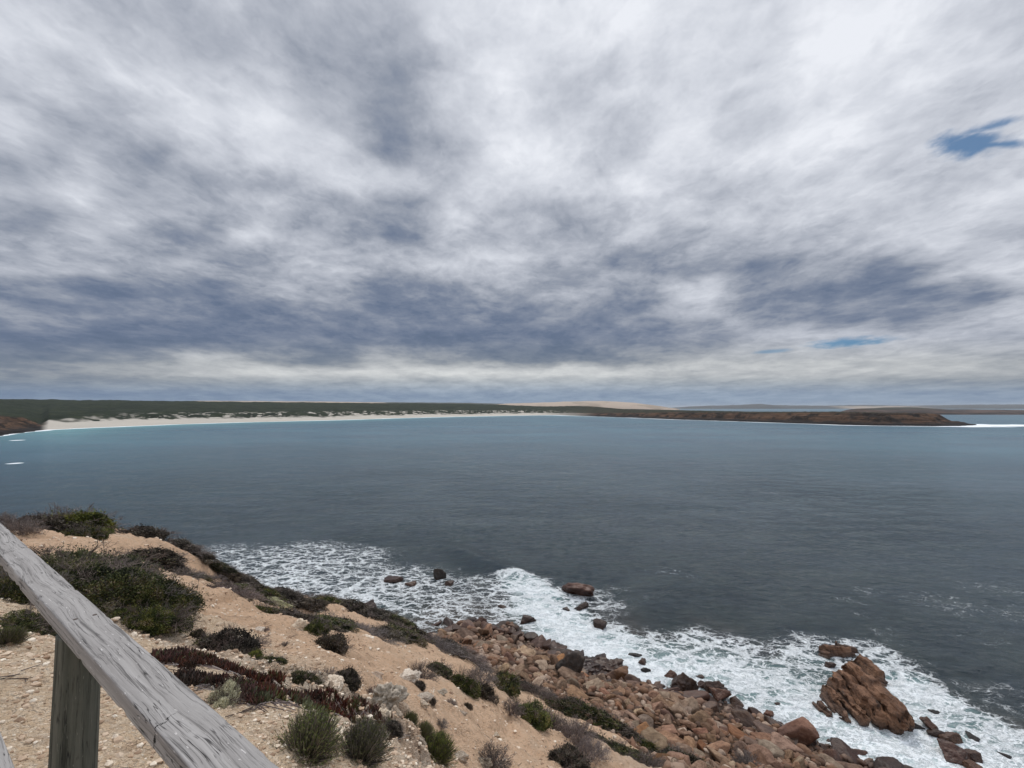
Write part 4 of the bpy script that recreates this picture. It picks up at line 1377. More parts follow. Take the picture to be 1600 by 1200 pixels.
for o in list(COL.objects):
    if o.get('group') == GB:
        _by.setdefault(o['label'], []).append(o)
for lab, os_ in _by.items():
    if len(os_) > 1:
        os_.sort(key=lambda o: project(*o.location)[0])
        names = ['leftmost', 'rightmost'] if len(os_) == 2 else ['leftmost'] + ['second from left', 'third from left', 'fourth from left', 'fifth from left'][:len(os_) - 2] + ['rightmost']
        for o, w_ in zip(os_, names):
            o['label'] = lab + ', ' + w_
# smaller cobbles between and under the boulders: more than anyone could count
VV, FF = [], []
base = 0
v1, f1 = ico(2)
cob = [(x, y, s) for (x, y, h, s) in vis[262:]]
tr = RNG.uniform(lo_, hi_, size=(6500, 2))
sdb, _i = poly_sd(tr[:, 0], tr[:, 1], BW)
tr = tr[sdb > -0.5]
cob += [(x, y, float(np.clip(np.exp(RNG.normal(-1.75, .45)), .07, .34))) for x, y in tr]
CP_ = []
for i in range(10):
    CP_.append(stone_shape(500 + i, 2, 12, 12, .05)[0])
tone = []
for x, y, s in cob:
    V_ = CP_[int(RNG.integers(0, 10))] * np.array((s, s * RNG.uniform(.6, .9), s * RNG.uniform(.4, .7)))
    R_ = np.array(Matrix.Rotation(RNG.uniform(0, 6.28), 3, 'Z') @ Matrix.Rotation(RNG.uniform(-.5, .5), 3, 'X'))
    V_ = V_ @ R_.T
    V_ += (x, y, 0)
    VV.append(V_)
    FF.append(f1 + base)
    base += len(V_)
    tone.append(np.full(len(V_), RNG.random()))
zs = ground_h(np.array([c[0] for c in cob]), np.array([c[1] for c in cob]))
for k, V_ in enumerate(VV):
    V_[:, 2] += zs[k] + cob[k][2] * .22
me = mesh_from('cobbles', np.concatenate(VV), np.concatenate(FF))
add_attr(me, 'tone', np.concatenate(tone))
m, t, b = new_mat('cobble_rock')
P = t.node('ShaderNodeNewGeometry').outputs['Position']
tn = t.attr('tone')
c_ = t.ramp(tn, [(0, (0.06, 0.032, 0.018)), (.35, (0.18, 0.098, 0.053)), (.6, (0.18, 0.092, 0.053)), (.85, (0.27, 0.18, 0.125)), (1, (0.42, 0.32, 0.24))])
c_ = t.mix(t.mr(t.noise(P, 3.5, 6, .7), .45, .3), c_, (0.06, 0.038, 0.028))
pz = t.node('ShaderNodeSeparateXYZ', i0=P).outputs[2]
wm = t.mr(pz, .15, .9, .85, 0)
c_ = t.mix(wm, c_, t.mix(1.0, c_, (0.30, 0.24, 0.22), 'MULTIPLY'))
t.put(b, 'Base Color', c_)
t.put(b, 'Roughness', t.fmix(wm, .85, .45))
bump(t, b, t.noise(P, 9, 5, .7), .5, .04)
tag(link('cobbles', me, m), 'small brown cobbles packed between the boulders of the beach', 'cobbles', kind='stuff')

# pale limestone lumps lying on the slope
LIME = [(646, 1061, 22, 'cream limestone lump half way down the slope, with no shrub beside it', .5),
        (636, 1060, 26, 'broad cream limestone rock left of the grey twiggy shrub on the slope', .45),
        (581, 1036, 26, 'flat pale limestone rock alone on the open sand', .5),
        (571, 1005, 16, 'small pale stone on the sand under the ridge shrubs', .4),
        (465, 982, 26, 'whitish limestone slab beside the olive and dark shrub pair', .6),
        (475, 1071, 12, 'small cream stone near the pigface', .5),
        (721, 1187, 20, 'white rounded limestone boulder at the bottom of the sandy slope', .8),
        (660, 1100, 22, 'cream stone lump right of the limestone ledge', .4),
        (690, 1085, 12, 'small tan stone on gravel above the lower sand', .6),
        (775, 1127, 12, 'small pale stone on the lower sand', .5),
        (662, 1115, 14, 'little pale stone at the foot of the limestone ledge', .6),
        (653, 1178, 22, 'grey weathered limestone stone beside the round green tuft', .6),
        (630, 1168, 20, 'grey limestone chunk left of the round green tuft', .5),
        (758, 1190, 24, 'pale grey stone under the grey twiggy shrub at the bottom', .5),
        (430, 1065, 22, 'cream limestone block between two strips of pigface', .5),
        (455, 1048, 14, 'pale stone under the small green shrub', .5),
        (405, 978, 14, 'small flat stone in the middle of the sand blowout', .4),
        (720, 1112, 16, 'tan stone on the sand beyond the limestone ledge', .5),
        (350, 1060, 14, 'white stone among the upper pigface', .6),
        (300, 1042, 12, 'white stone beside the rail-side pigface', .6)]
for k, (px, py, w, lb, hr) in enumerate(LIME):
    special_rock(px, py, w, Mlime, lb, hr, .75, 90 + k, .25, False, .22, 11, name='limestone_rock', cat='stone')

# the broken limestone ledge: a crust with lumps
root = bpy.data.objects.new('limestone_ledge', None)
COL.objects.link(root)
x, y, _ = at(588, 1105)
root.location = (x, y, gz(x, y))
tag(root, 'rugged grey and cream limestone ledge breaking through the slope above the pigface', 'rock ledge')
for k, (px, py, w, hr) in enumerate([(560, 1085, 46, .5), (585, 1092, 34, .5), (603, 1102, 46, .8), (598, 1120, 44, .8), (575, 1106, 36, .4), (612, 1118, 36, .9), (545, 1098, 40, .4),
                                     (600, 1138, 36, .7), (528, 1082, 34, .4), (618, 1132, 24, .6)]):
    xx_, yy_, _ = at(px, py)
    R_ = w / 2 * yy_ / F
    V_, f_ = stone_shape(800 + k, 5, 9, 10, .0)
    V_ = V_ * (1 + .42 * fbm3(V_ * 1.6 + k * 3, 5, k, .6) - .28 * (1 - sstep(np.abs(fbm3(V_ * 2.6 + k * 5, 3, k + 3)), .0, .14)))[:, None]
    me_ = mesh_from('limestone_lump', V_, f_)
    me_.materials.append(Mlime)
    o = link('limestone_lump', me_, None, root)
    o.scale = (R_, R_ * .8, R_ * hr)
    o.location = Vector((xx_, yy_, gz(xx_, yy_) + R_ * hr * .05)) - root.location
    o.rotation_euler = (RNG.uniform(-.2, .2), RNG.uniform(-.2, .2), RNG.uniform(0, 6))

# loose gravel on the cliff top and slope
ng = 90000
rr_ = 1.6 * np.exp(RNG.random(ng) * math.log(30 / 1.6))
aa_ = np.radians(RNG.uniform(-56, 32, ng))
gx, gy = rr_ * np.sin(aa_), rr_ * np.cos(aa_)
gh = ground_h(gx, gy)
dens = 0.14 + 0.55 * sstep(gh, 17, 19) * (0.3 + 0.7 * sstep(fbm(gx * 1.1, gy * 1.1, 3, 120), -.15, .25)) + 0.9 * lime_w(gx, gy, base_h(gx, gy)) * sstep(gh, 12, 14)
dens = dens + .35 * sstep(fbm(gx * .6, gy * .6, 3, 122), .1, .3)
keep = (RNG.random(ng) < dens) & (gh > 7)
gx, gy, gh, rr_ = gx[keep], gy[keep], gh[keep], rr_[keep]
ng = len(gx)
gs = np.clip(np.exp(RNG.normal(-5.15, .62, ng)) * (0.7 + rr_ * .17), .002, .010 + .0045 * rr_)
b1v, b1f = ico(1)
gp = [b1v * (1 + .28 * np.random.default_rng(i).normal(size=(len(b1v), 1)).clip(-1, 1)) for i in range(12)]
Vb = np.zeros((ng, len(b1v), 3))
ch = RNG.integers(0, 12, ng)
an = RNG.uniform(0, 6.28, ng)
for i in range(12):
    mk = ch == i
    v = gp[i]
    ca_, sa_ = np.cos(an[mk])[:, None], np.sin(an[mk])[:, None]
    s = gs[mk][:, None]
    Vb[mk, :, 0] = (v[:, 0] * ca_ - v[:, 1] * sa_) * s
    Vb[mk, :, 1] = (v[:, 0] * sa_ + v[:, 1] * ca_) * s * .8
    Vb[mk, :, 2] = v[:, 2] * s * .6
Vb[:, :, 0] += gx[:, None]
Vb[:, :, 1] += gy[:, None]
Vb[:, :, 2] += (gh + gs * .15)[:, None]
Fb = (b1f[None] + (np.arange(ng) * len(b1v))[:, None, None]).reshape(-1, 3)
me = mesh_from('gravel', Vb.reshape(-1, 3), Fb, False)
add_attr(me, 'tone', np.repeat(RNG.random(ng), len(b1v)))
m, t, b = new_mat('gravel_stone')
t.put(b, 'Base Color', t.ramp(t.attr('tone'), [(0, (0.26, 0.17, 0.11)), (.3, (0.48, 0.34, 0.23)), (.7, (0.64, 0.51, 0.38)), (1, (0.80, 0.71, 0.58))]))
t.put(b, 'Roughness', .95)
tag(link('gravel', me, m), 'loose cream gravel scattered over the cliff top and sandy slope', 'gravel', kind='stuff')


# ------------------------------------------------------------------ plants
def leaf_quads(c, d, n, L, Wd, tone):
    """rhombic leaves: c centres, d directions, n normals (N,3)"""
    s = np.cross(d, n)
    s /= np.maximum(np.linalg.norm(s, axis=1), 1e-6)[:, None]
    L = np.asarray(L).reshape(-1, 1)
    Wd = np.asarray(Wd).reshape(-1, 1)
    a = c
    b_ = c + d * L * .45 + s * Wd
    c_ = c + d * L
    e_ = c + d * L * .45 - s * Wd
    V_ = np.stack([a, b_, c_, e_], 1).reshape(-1, 3)
    f_ = np.arange(len(c) * 4).reshape(-1, 4)
    return V_, f_, np.repeat(tone, 4)


def sticks(a, b_, ra, rb):
    """three-sided tapered twigs"""
    d = b_ - a
    d /= np.maximum(np.linalg.norm(d, axis=1), 1e-9)[:, None]
    up = np.where(np.abs(d[:, 2:3]) < .9, np.array([[0, 0, 1.]]), np.array([[1., 0, 0]]))
    s = np.cross(d, up)
    s /= np.linalg.norm(s, axis=1)[:, None]
    w = np.cross(d, s)
    pts = []
    for k in range(3):
        an_ = 2 * math.pi * k / 3
        pts.append(a + (s * math.cos(an_) + w * math.sin(an_)) * np.asarray(ra).reshape(-1, 1))
    for k in range(3):
        an_ = 2 * math.pi * k / 3
        pts.append(b_ + (s * math.cos(an_) + w * math.sin(an_)) * np.asarray(rb).reshape(-1, 1))
    V_ = np.stack(pts, 1).reshape(-1, 3)
    o = (np.arange(len(a)) * 6)[:, None]
    f_ = np.concatenate([o + np.array([[k, (k + 1) % 3, 3 + (k + 1) % 3, 3 + k]]) for k in range(3)], 0)
    return V_, f_


def unit(v):
    return v / np.maximum(np.linalg.norm(v, axis=1), 1e-9)[:, None]


def twig_set(rg, nb=34, sub=9, sub2=3, rad=1.0, hz_=.75, r0=.016, spread=1.0):
    A, B, RA, RB = [], [], [], []
    tips = []
    for i in range(nb):
        az_ = rg.uniform(0, 2 * math.pi)
        el_ = math.asin(rg.uniform(0.08, 1))
        tip = np.array((math.cos(az_) * math.cos(el_) * rad * spread, math.sin(az_) * math.cos(el_) * rad * spread, math.sin(el_) * hz_ + .03)) * rg.uniform(.75, 1.05)
        p0 = np.array((rg.normal(0, .12), rg.normal(0, .12), -.08))
        pts = [p0]
        for k in (0.33, .66, 1.0):
            q_ = p0 * (1 - k) + tip * k + rg.normal(0, .05, 3) + np.array((0, 0, .12 * math.sin(k * 3.1)))
            pts.append(q_)
        for k in range(3):
            A.append(pts[k]); B.append(pts[k + 1]); RA.append(r0 * (1 - k * .28)); RB.append(r0 * (1 - (k + 1) * .28))
        for j in range(sub):
            k = rg.uniform(.3, 1)
            seg = min(2, int(k * 3))
            fr = k * 3 - seg
            s0 = pts[seg] * (1 - fr) + pts[seg + 1] * fr
            dd = unit((tip - p0)[None])[0] + rg.normal(0, .55, 3) + np.array((0, 0, .25))
            L = rg.uniform(.10, .26)
            s1 = s0 + dd / np.linalg.norm(dd) * L
            A.append(s0); B.append(s1); RA.append(r0 * .42); RB.append(r0 * .16)
            for q in range(sub2):
                fr2 = rg.uniform(.3, 1)
                t0 = s0 * (1 - fr2) + s1 * fr2
                d2 = dd / np.linalg.norm(dd) + rg.normal(0, .7, 3)
                t1 = t0 + d2 / np.linalg.norm(d2) * rg.uniform(.05, .12)
                A.append(t0); B.append(t1); RA.append(r0 * .22); RB.append(r0 * .09)
                tips.append(t1)
    return np.array(A), np.array(B), np.array(RA), np.array(RB), np.array(tips)


def dome_points(rg, n, blobs=13, hz_=.62):
    """points and outward directions over a lumpy mound of several rounded clumps"""
    bl = []
    for i in range(blobs):
        a = rg.uniform(0, 6.28)
        r_ = math.sqrt(rg.random()) * .80
        bl.append((math.cos(a) * r_, math.sin(a) * r_ * .85, hz_ * (1 - r_ ** 1.6) * rg.uniform(.15, .80), rg.uniform(.15, .40)))
    bl.append((rg.uniform(-.15, .15), rg.uniform(-.15, .15), hz_ * .2, .48))
    bl = np.array(bl)
    w = bl[:, 3] ** 2
    idx = rg.choice(len(bl), size=n * 3, p=w / w.sum())
    d = unit(rg.normal(size=(n * 3, 3)))
    r_ = bl[idx, 3] * (1.04 - .50 * rg.random(n * 3) ** 1.6)
    p = bl[idx, :3] + d * r_[:, None] * np.array((1, 1, .8))
    ok = p[:, 2] > -.04
    # drop what lies deep inside another clump
    for b_ in bl:
        dd = np.linalg.norm((p - b_[:3]) / np.array((1, 1, .8)), axis=1)
        ok &= dd > b_[3] * .45
    p, d = p[ok][:n], d[ok][:n]
    far = rg.random(len(p)) < .10
    p[far] += d[far] * (rg.random(far.sum()) ** 1.5 * .22)[:, None]
    p = p + .13 * np.stack([fbm3(p * 2.3 + 4, 3, 3), fbm3(p * 2.3 + 11, 3, 5), .7 * fbm3(p * 2.3 + 19, 3, 7)], -1)
    return p, d, bl


def plant_material(name, cols, rough=.75, trans=.0):
    m, t, b = new_mat(name)
    oi = t.node('ShaderNodeObjectInfo').outputs['Random']
    c_ = t.ramp(t.attr('tone'), cols)
    hs_ = t.node('ShaderNodeHueSaturation', Hue=t.mr(oi, 0, 1, .488, .512), Saturation=t.mr(t.m('FRACT', t.m('MULTIPLY', oi, 5.3)), 0, 1, .75, 1.15),
                 Value=t.mr(t.m('FRACT', t.m('MULTIPLY', oi, 9.7)), 0, 1, .7, 1.3), Color=c_)
    t.put(b, 'Base Color', hs_.outputs[0])
    t.put(b, 'Roughness', rough)
    t.put(b, 'Specular IOR Level', .2)
    return m


Mgreen = plant_material('dark_coastal_foliage', [(0, (0.020, 0.024, 0.012)), (.35, (0.052, 0.060, 0.022)), (.6, (0.090, 0.098, 0.030)), (.8, (0.15, 0.135, 0.045)), (.92, (0.17, 0.115, 0.055)), (1, (0.22, 0.18, 0.13))])
Mbright = plant_material('olive_green_foliage', [(0, (0.030, 0.038, 0.012)), (.4, (0.085, 0.098, 0.024)), (.8, (0.165, 0.170, 0.040)), (1, (0.24, 0.21, 0.07))])
Mdark = plant_material('brown_dark_foliage', [(0, (0.022, 0.018, 0.014)), (.35, (0.060, 0.047, 0.034)), (.6, (0.095, 0.078, 0.052)), (.85, (0.15, 0.125, 0.085)), (1, (0.22, 0.19, 0.15))])
Mtwig = plant_material('grey_twigs', [(0, (0.07, 0.052, 0.048)), (.5, (0.16, 0.125, 0.115)), (1, (0.30, 0.255, 0.235))])
Mstem = plant_material('brown_stems', [(0, (0.06, 0.045, 0.038)), (1, (0.22, 0.175, 0.15))])
Msucc = plant_material('pigface_leaves', [(0, (0.040, 0.028, 0.022)), (.3, (0.085, 0.034, 0.026)), (.5, (0.13, 0.055, 0.036)), (.7, (0.060, 0.068, 0.030)), (1, (0.14, 0.145, 0.065))], .5)
Mpale = plant_material('pale_saltbush_leaves', [(0, (0.24, 0.22, 0.13)), (.5, (0.44, 0.42, 0.25)), (1, (0.62, 0.59, 0.38))])
Mtuft = plant_material('needle_foliage', [(0, (0.045, 0.034, 0.018)), (.3, (0.055, 0.066, 0.018)), (.7, (0.100, 0.125, 0.028)), (1, (0.20, 0.20, 0.06))])


def leafy_proto(seed, nleaf=6500, L=.052, blobs=14, hz_=.6):
    rg = np.random.default_rng(seed)
    p, d, bl = dome_points(rg, nleaf, blobs, hz_)
    n = len(p)
    dd = unit(d + rg.normal(0, .55, (n, 3)) + np.array((0, 0, .35)))
    nn = unit(rg.normal(size=(n, 3)))
    clump = fbm3(p * 3.2 + seed, 3, seed % 13)
    tone = np.clip(.45 + clump * 1.1 + rg.normal(0, .16, n), 0, 1)
    V_, f_, tn = leaf_quads(p, dd, nn, L * rg.uniform(.6, 1.4, n), L * .30 * rg.uniform(.7, 1.3, n), tone)
    me_ = mesh_from('foliage', V_, f_, False)
    add_attr(me_, 'tone', tn)
    A, B, RA, RB, _t = twig_set(rg, 46, 10, 3, 1.14, hz_ * 1.2, .013)
    V_, f_ = sticks(A, B, RA, RB)
    ms_ = mesh_from('stems', V_, f_, False)
    add_attr(ms_, 'tone', np.repeat(rg.random(len(A)), 6))
    return me_, ms_


def twiggy_proto(seed, leafy=900):
    rg = np.random.default_rng(seed)
    A, B, RA, RB, tips = twig_set(rg, 60, 14, 4, 1.0, .68, .011)
    V_, f_ = sticks(A, B, RA, RB)
    ms_ = mesh_from('twigs', V_, f_, False)
    add_attr(ms_, 'tone', np.repeat(rg.random(len(A)), 6))
    sel = tips[rg.choice(len(tips), leafy)] + rg.normal(0, .02, (leafy, 3))
    n = len(sel)
    V_, f_, tn = leaf_quads(sel, unit(rg.normal(size=(n, 3)) + np.array((0, 0, .6))), unit(rg.normal(size=(n, 3))), .045 * rg.uniform(.6, 1.4, n),
                            .011 * rg.uniform(.7, 1.3, n), rg.random(n))
    mf_ = mesh_from('foliage', V_, f_, False)
    add_attr(mf_, 'tone', tn)
    return mf_, ms_


def tuft_proto(seed, nsp=950):
    rg = np.random.default_rng(seed)
    az_ = rg.uniform(0, 6.28, nsp)
    tilt = np.abs(rg.normal(0, .80, nsp)).clip(0, 1.5)
    L = rg.uniform(.60, 1.0, nsp)
    p0 = np.stack([np.cos(az_) * .26 * rg.random(nsp), np.sin(az_) * .26 * rg.random(nsp), np.full(nsp, -.05)], -1)
    d = np.stack([np.cos(az_) * np.sin(tilt), np.sin(az_) * np.sin(tilt), np.cos(tilt)], -1)
    p1 = p0 + d * (L * .5)[:, None]
    d2 = unit(d + np.array((0, 0, .35)))
    p2 = p1 + d2 * (L * .5)[:, None]
    V_, f_ = sticks(np.concatenate([p0, p1]), np.concatenate([p1, p2]), np.full(2 * nsp, .008), np.full(2 * nsp, .006))
    ms_ = mesh_from('stems', V_, f_, False)
    add_attr(ms_, 'tone', np.repeat(rg.random(2 * nsp), 6))
    C, D, T = [], [], []
    for k in np.linspace(.25, 1, 15):
        q_ = np.where(k < .5, 1, 0)
        c = p0 + d * (L * min(k, .5))[:, None] + d2 * (L * max(0, k - .5))[:, None]
        dd = unit(d2 * 1.3 + rg.normal(0, .55, (nsp, 3)))
        C.append(c); D.append(dd); T.append(np.clip(k * .8 + rg.normal(0, .2, nsp), 0, 1))
    C, D, T = np.concatenate(C), np.concatenate(D), np.concatenate(T)
    n = len(C)
    V_, f_, tn = leaf_quads(C, D, unit(rg.normal(size=(n, 3))), .085 * rg.uniform(.6, 1.3, n), .0085 * rg.uniform(.7, 1.3, n), T)
    mf_ = mesh_from('foliage', V_, f_, False)
    add_attr(mf_, 'tone', tn)
    return mf_, ms_


KIND = {}


def protos(kind):
    if kind not in KIND:
        if kind in ('green', 'bright', 'dark'):
            mt = {'green': Mgreen, 'bright': Mbright, 'dark': Mdark}[kind]
            prs = [leafy_proto(31 + 7 * i + len(kind), 11000, .075) for i in range(3)]
            KIND[kind] = [(a, b_, mt, Mstem, 'stems') for a, b_ in prs]
        elif kind == 'big':
            KIND[kind] = [(*leafy_proto(77 + i, 42000, .036, 20, .55), Mgreen, Mstem, 'stems') for i in range(2)]
        elif kind == 'grey':
            KIND[kind] = [(*twiggy_proto(51 + i), Mdark, Mtwig, 'twigs') for i in range(3)]
        elif kind == 'tuft':
            KIND[kind] = [(*tuft_proto(61 + i), Mtuft, Mstem, 'stems') for i in range(2)]
        elif kind == 'pale':
            KIND[kind] = [(*leafy_proto(91, 12000, .055, 10, .8), Mpale, Mstem, 'stems')]
        elif kind == 'fine':
            KIND[kind] = [(*leafy_proto(95 + i, 26000, .042, 14, .75), Mgreen, Mstem, 'stems') for i in range(2)]
        for a, b_, ma, mb, _nm in KIND[kind]:
            if not a.materials:
                a.materials.append(ma)
            if not b_.materials:
                b_.materials.append(mb)
    return KIND[kind]


def shrub(px, py, wpx, kind, label, hr=.6, group=None, cat='shrub', name='coastal_shrub', stretch=1.0, yawz=None):
    w = wpx * (1.22 if group in ('shrubs along the seaward ridge', 'shrub strip above the boulders') else 1.12)
    yy_p = py + w * hr * .30
    x, y, _k = at(px, yy_p)
    while px < 655 and base_h(x, y) < 8.5 and yy_p < py + 60:      # looked past the brow: step back on to the slope
        yy_p += 2
        x, y, _k = at(px, yy_p)
    R_ = w / 2 * y / F
    pr = protos(kind)
    a, b_, ma, mb, sn = pr[int(RNG.integers(0, len(pr)))]
    root = bpy.data.objects.new(name, None)
    COL.objects.link(root)
    nrm = gnormal(x, y, max(.3, R_ * .6))
    up = (nrm * .75 + Vector((0, 0, 1)) * .45).normalized()
    q_ = up.to_track_quat('Z', 'Y') @ Quaternion((0, 0, 1), RNG.uniform(0, 6.28) if yawz is None else yawz)
    root.rotation_mode = 'QUATERNION'
    root.rotation_quaternion = q_
    root.location = (x, y, gz(x, y) - .03 * R_)
    root.scale = (R_ * 1.12 * stretch, R_ * 1.12, R_ * 1.25 * hr / .6)
    tag(root, label, cat, group)
    f = bpy.data.objects.new('foliage', a)
    COL.objects.link(f)
    f.parent = root
    s = bpy.data.objects.new(sn, b_)
    COL.objects.link(s)
    s.parent = root
    return root


S = shrub
# far left mound
S(112, 816, 92, 'bright', 'bright olive green bush on the cliff edge, topmost of the left clump', .42)
S(60, 816, 80, 'dark', 'dark green-brown bush at the left of the cliff-edge clump', .40)
S(150, 823, 30, 'bright', 'small rounded green bush jutting over the sea from the clump', .8)
S(95, 827, 70, 'green', 'dark green bush in front of the bright olive bush', .4)
S(132, 834, 56, 'dark', 'brown low bush under the cliff-edge clump', .4)
S(160, 841, 30, 'bright', 'small yellow-green bush at the sea end of the clump', .5)
S(138, 851, 42, 'green', 'dark low bush alone on the sand below the clump', .5)
S(14, 822, 60, 'grey', 'grey twiggy bush on the skyline just beyond the end of the rail', .5)
S(35, 836, 46, 'grey', 'grey-brown twiggy bush beside the rail on the left', .5)
S(64, 856, 52, 'grey', 'twiggy brown bush standing above the dark shrub mass', .6)
# dark shrub mass behind the rail
G1 = None
S(118, 885, 150, 'big', 'dark green upper part of the big shrub mass behind the rail', .42)
S(170, 905, 120, 'grey', 'grey twiggy crown on the right shoulder of the big shrub mass', .42)
S(165, 925, 150, 'big', 'spreading dark green shrub in the middle of the big shrub mass', .42)
S(215, 945, 130, 'big', 'dark green shrub on the downhill side of the big shrub mass', .45)
S(240, 968, 90, 'big', 'lower right dark shrub of the big mass, next to the rail', .5)
S(268, 978, 50, 'grey', 'dead grey twigs at the lower right tip of the big shrub mass', .55)
S(80, 900, 120, 'big', 'dark green shrub just left of where the rail crosses the shrub mass', .4)
S(20, 925, 110, 'big', 'dark green shrub at the left edge under the rail', .5)
S(25, 968, 95, 'fine', 'low green spreading shrub at the left edge above the gravel', .38)
S(62, 975, 60, 'fine', 'low green shrub touching the post side of the left gravel', .4)
S(10, 1010, 42, 'tuft', 'small wispy tuft on the gravel at the left edge', .5)
# ridge on the seaward side
RID = [(205, 841, 44, 'grey'), (228, 846, 50, 'dark'), (252, 854, 44, 'grey'), (276, 860, 46, 'dark'), (300, 868, 38, 'grey'), (241, 876, 56, 'dark'),
       (262, 884, 40, 'dark'), (283, 891, 44, 'grey'), (303, 893, 30, 'green'), (326, 893, 40, 'grey'), (350, 884, 38, 'grey'), (368, 892, 38, 'dark'),
       (350, 916, 52, 'dark'), (368, 930, 50, 'grey'), (379, 904, 20, 'bright'), (390, 897, 36, 'dark'), (396, 912, 42, 'green'), (412, 904, 40, 'green'),
       (436, 912, 46, 'dark'), (428, 922, 26, 'pale'), (418, 931, 50, 'green'), (446, 940, 56, 'dark'), (468, 950, 62, 'grey'), (490, 958, 52, 'grey'),
       (458, 922, 44, 'dark'), (478, 932, 36, 'green'), (505, 940, 20, 'dark'), (530, 941, 50, 'green'), (551, 950, 46, 'dark'), (570, 962, 34, 'dark'), (592, 966, 40, 'dark'),
       (613, 974, 40, 'green'), (636, 984, 38, 'dark'), (520, 966, 56, 'green'), (540, 974, 44, 'dark'), (560, 980, 40, 'grey'), (584, 988, 50, 'grey'),
       (604, 994, 44, 'dark'), (628, 1000, 48, 'green'), (650, 1008, 36, 'dark'), (668, 1016, 46, 'grey'), (690, 1026, 46, 'grey'), (706, 1032, 44, 'dark'),
       (724, 1040, 50, 'grey'), (730, 1028, 36, 'green'), (748, 1042, 32, 'dark'), (500, 982, 40, 'dark'), (532, 988, 34, 'dark'), (478, 966, 44, 'dark'),
       (314, 874, 34, 'dark'), (336, 880, 36, 'green'), (358, 889, 34, 'dark'), (380, 894, 34, 'dark'), (404, 900, 40, 'dark'), (426, 905, 40, 'green'), (447, 914, 42, 'dark'),
       (466, 922, 38, 'dark'), (488, 930, 40, 'dark'), (512, 938, 40, 'green'), (548, 944, 46, 'dark'), (577, 960, 42, 'dark'), (598, 968, 42, 'green'), (622, 978, 40, 'dark'), (644, 988, 36, 'dark'), (660, 998, 34, 'grey')]
DESC = {'grey': 'grey twiggy shrub', 'dark': 'dark brown-green shrub', 'green': 'dark green shrub', 'bright': 'olive green shrub', 'pale': 'pale silver-green shrub'}
RN = [(0, 'at the upper left end of the ridge'), (290, 'where the foam first shows'), (370, 'on the ridge left of the lacy foam'),
      (430, 'on the thick ridge below the foam'), (500, 'on the hump facing the lacy foam'), (575, 'on the narrow lower ridge'),
      (650, 'on the ridge end above the first boulders'), (715, 'at the last bend of the ridge over the boulder beach')]
_a, _b = at(290, 866), at(740, 1040)
RYAW = math.atan2(_b[1] - _a[1], _b[0] - _a[0])
cnt = {}
ORD = ['first', 'second', 'third', 'fourth', 'fifth', 'sixth', 'seventh', 'eighth', 'ninth', 'tenth', 'eleventh', 'twelfth']
for px, py, w, kd in sorted(RID, key=lambda r: r[0]):
    wh_ = [n for lo2, n in RN if px >= lo2][-1]
    k = (kd, wh_)
    cnt[k] = cnt.get(k, 0) + 1
    tot = sum(1 for r in RID if r[3] == kd and [n for lo2, n in RN if r[0] >= lo2][-1] == wh_)
    lb = DESC[kd] + ' ' + wh_ if tot == 1 else f'{ORD[cnt[k] - 1]} {DESC[kd]} from the left {wh_}'
    S(px, py, w * 0.98, kd, lb, .34, 'shrubs along the seaward ridge', stretch=1.45, yawz=RYAW + RNG.uniform(-.3, .3))
# singles on the slope
S(494, 989, 34, 'bright', 'olive green half of a shrub pair beside the whitish slab', .7)
S(516, 1000, 48, 'dark', 'dark brown half of a shrub pair beside the whitish slab', .6)
S(364, 1012, 78, 'dark', 'dark spreading shrub under the big sand blowout', .5)
S(330, 1003, 44, 'green', 'green shrub at the left of the dark spreading shrub', .6)
S(396, 1030, 26, 'bright', 'small bright shrub below the dark spreading shrub', .7)
S(424, 1039, 34, 'green', 'low green shrub on the gravel above the pigface', .35)
S(307, 995, 20, 'dark', 'small dark shrub beside the dead twigs of the big mass', .7)
S(474, 1056, 48, 'green', 'green-brown shrub left of the dark domed shrub', .5)
S(510, 1053, 32, 'grey', 'small grey twiggy shrub touching the dark domed shrub', .8)
S(540, 1057, 38, 'dark', 'dark domed shrub above the limestone ledge', .7)
S(659, 1050, 42, 'grey', 'grey twiggy shrub right of the broad cream rock', .6)
S(686, 1053, 38, 'green', 'low olive shrub next to the grey twiggy one half way down', .5)
S(722, 1070, 46, 'bright', 'bright green mound shrub high on the lower sand', .6)
S(750, 1066, 46, 'grey', 'grey twiggy shrub right of the bright green mound', .6)
S(781, 1076, 50, 'green', 'dark green shrub at the top of the long sand strip', .6)
S(757, 1088, 36, 'dark', 'dark shrub below the bright green mound', .6)
S(800, 1112, 36, 'grey', 'small grey shrub left of the olive bush on the lower ridge', .6)
S(831, 1121, 48, 'bright', 'dense olive bush on the lower ridge beside the sand strip', .75)
S(860, 1128, 46, 'grey', 'grey twiggy shrub right of the dense olive bush', .75)
S(886, 1142, 54, 'grey', 'spreading grey twiggy shrub further down the lower ridge', .6)
S(905, 1162, 60, 'grey', 'large grey-purple twiggy shrub under the green strip', .6)
S(888, 1186, 56, 'dark', 'brown shrub at the bottom under the grey twiggy shrubs', .6)
S(925, 1185, 50, 'grey', 'grey shrub at the very bottom right of the brown shrub', .6)
LOW = [(819, 1066, 34, 'dark'), (840, 1082, 34, 'grey'), (862, 1098, 34, 'grey'), (885, 1110, 46, 'green'), (908, 1120, 48, 'green'), (932, 1130, 48, 'green'), (955, 1140, 44, 'dark'),
       (940, 1160, 50, 'green'), (963, 1172, 50, 'green'), (985, 1183, 44, 'green'), (1000, 1160, 38, 'green'), (1026, 1168, 44, 'green'), (1050, 1180, 48, 'green'), (1070, 1190, 46, 'dark'),
       (978, 1150, 34, 'dark'), (1010, 1192, 44, 'grey')]
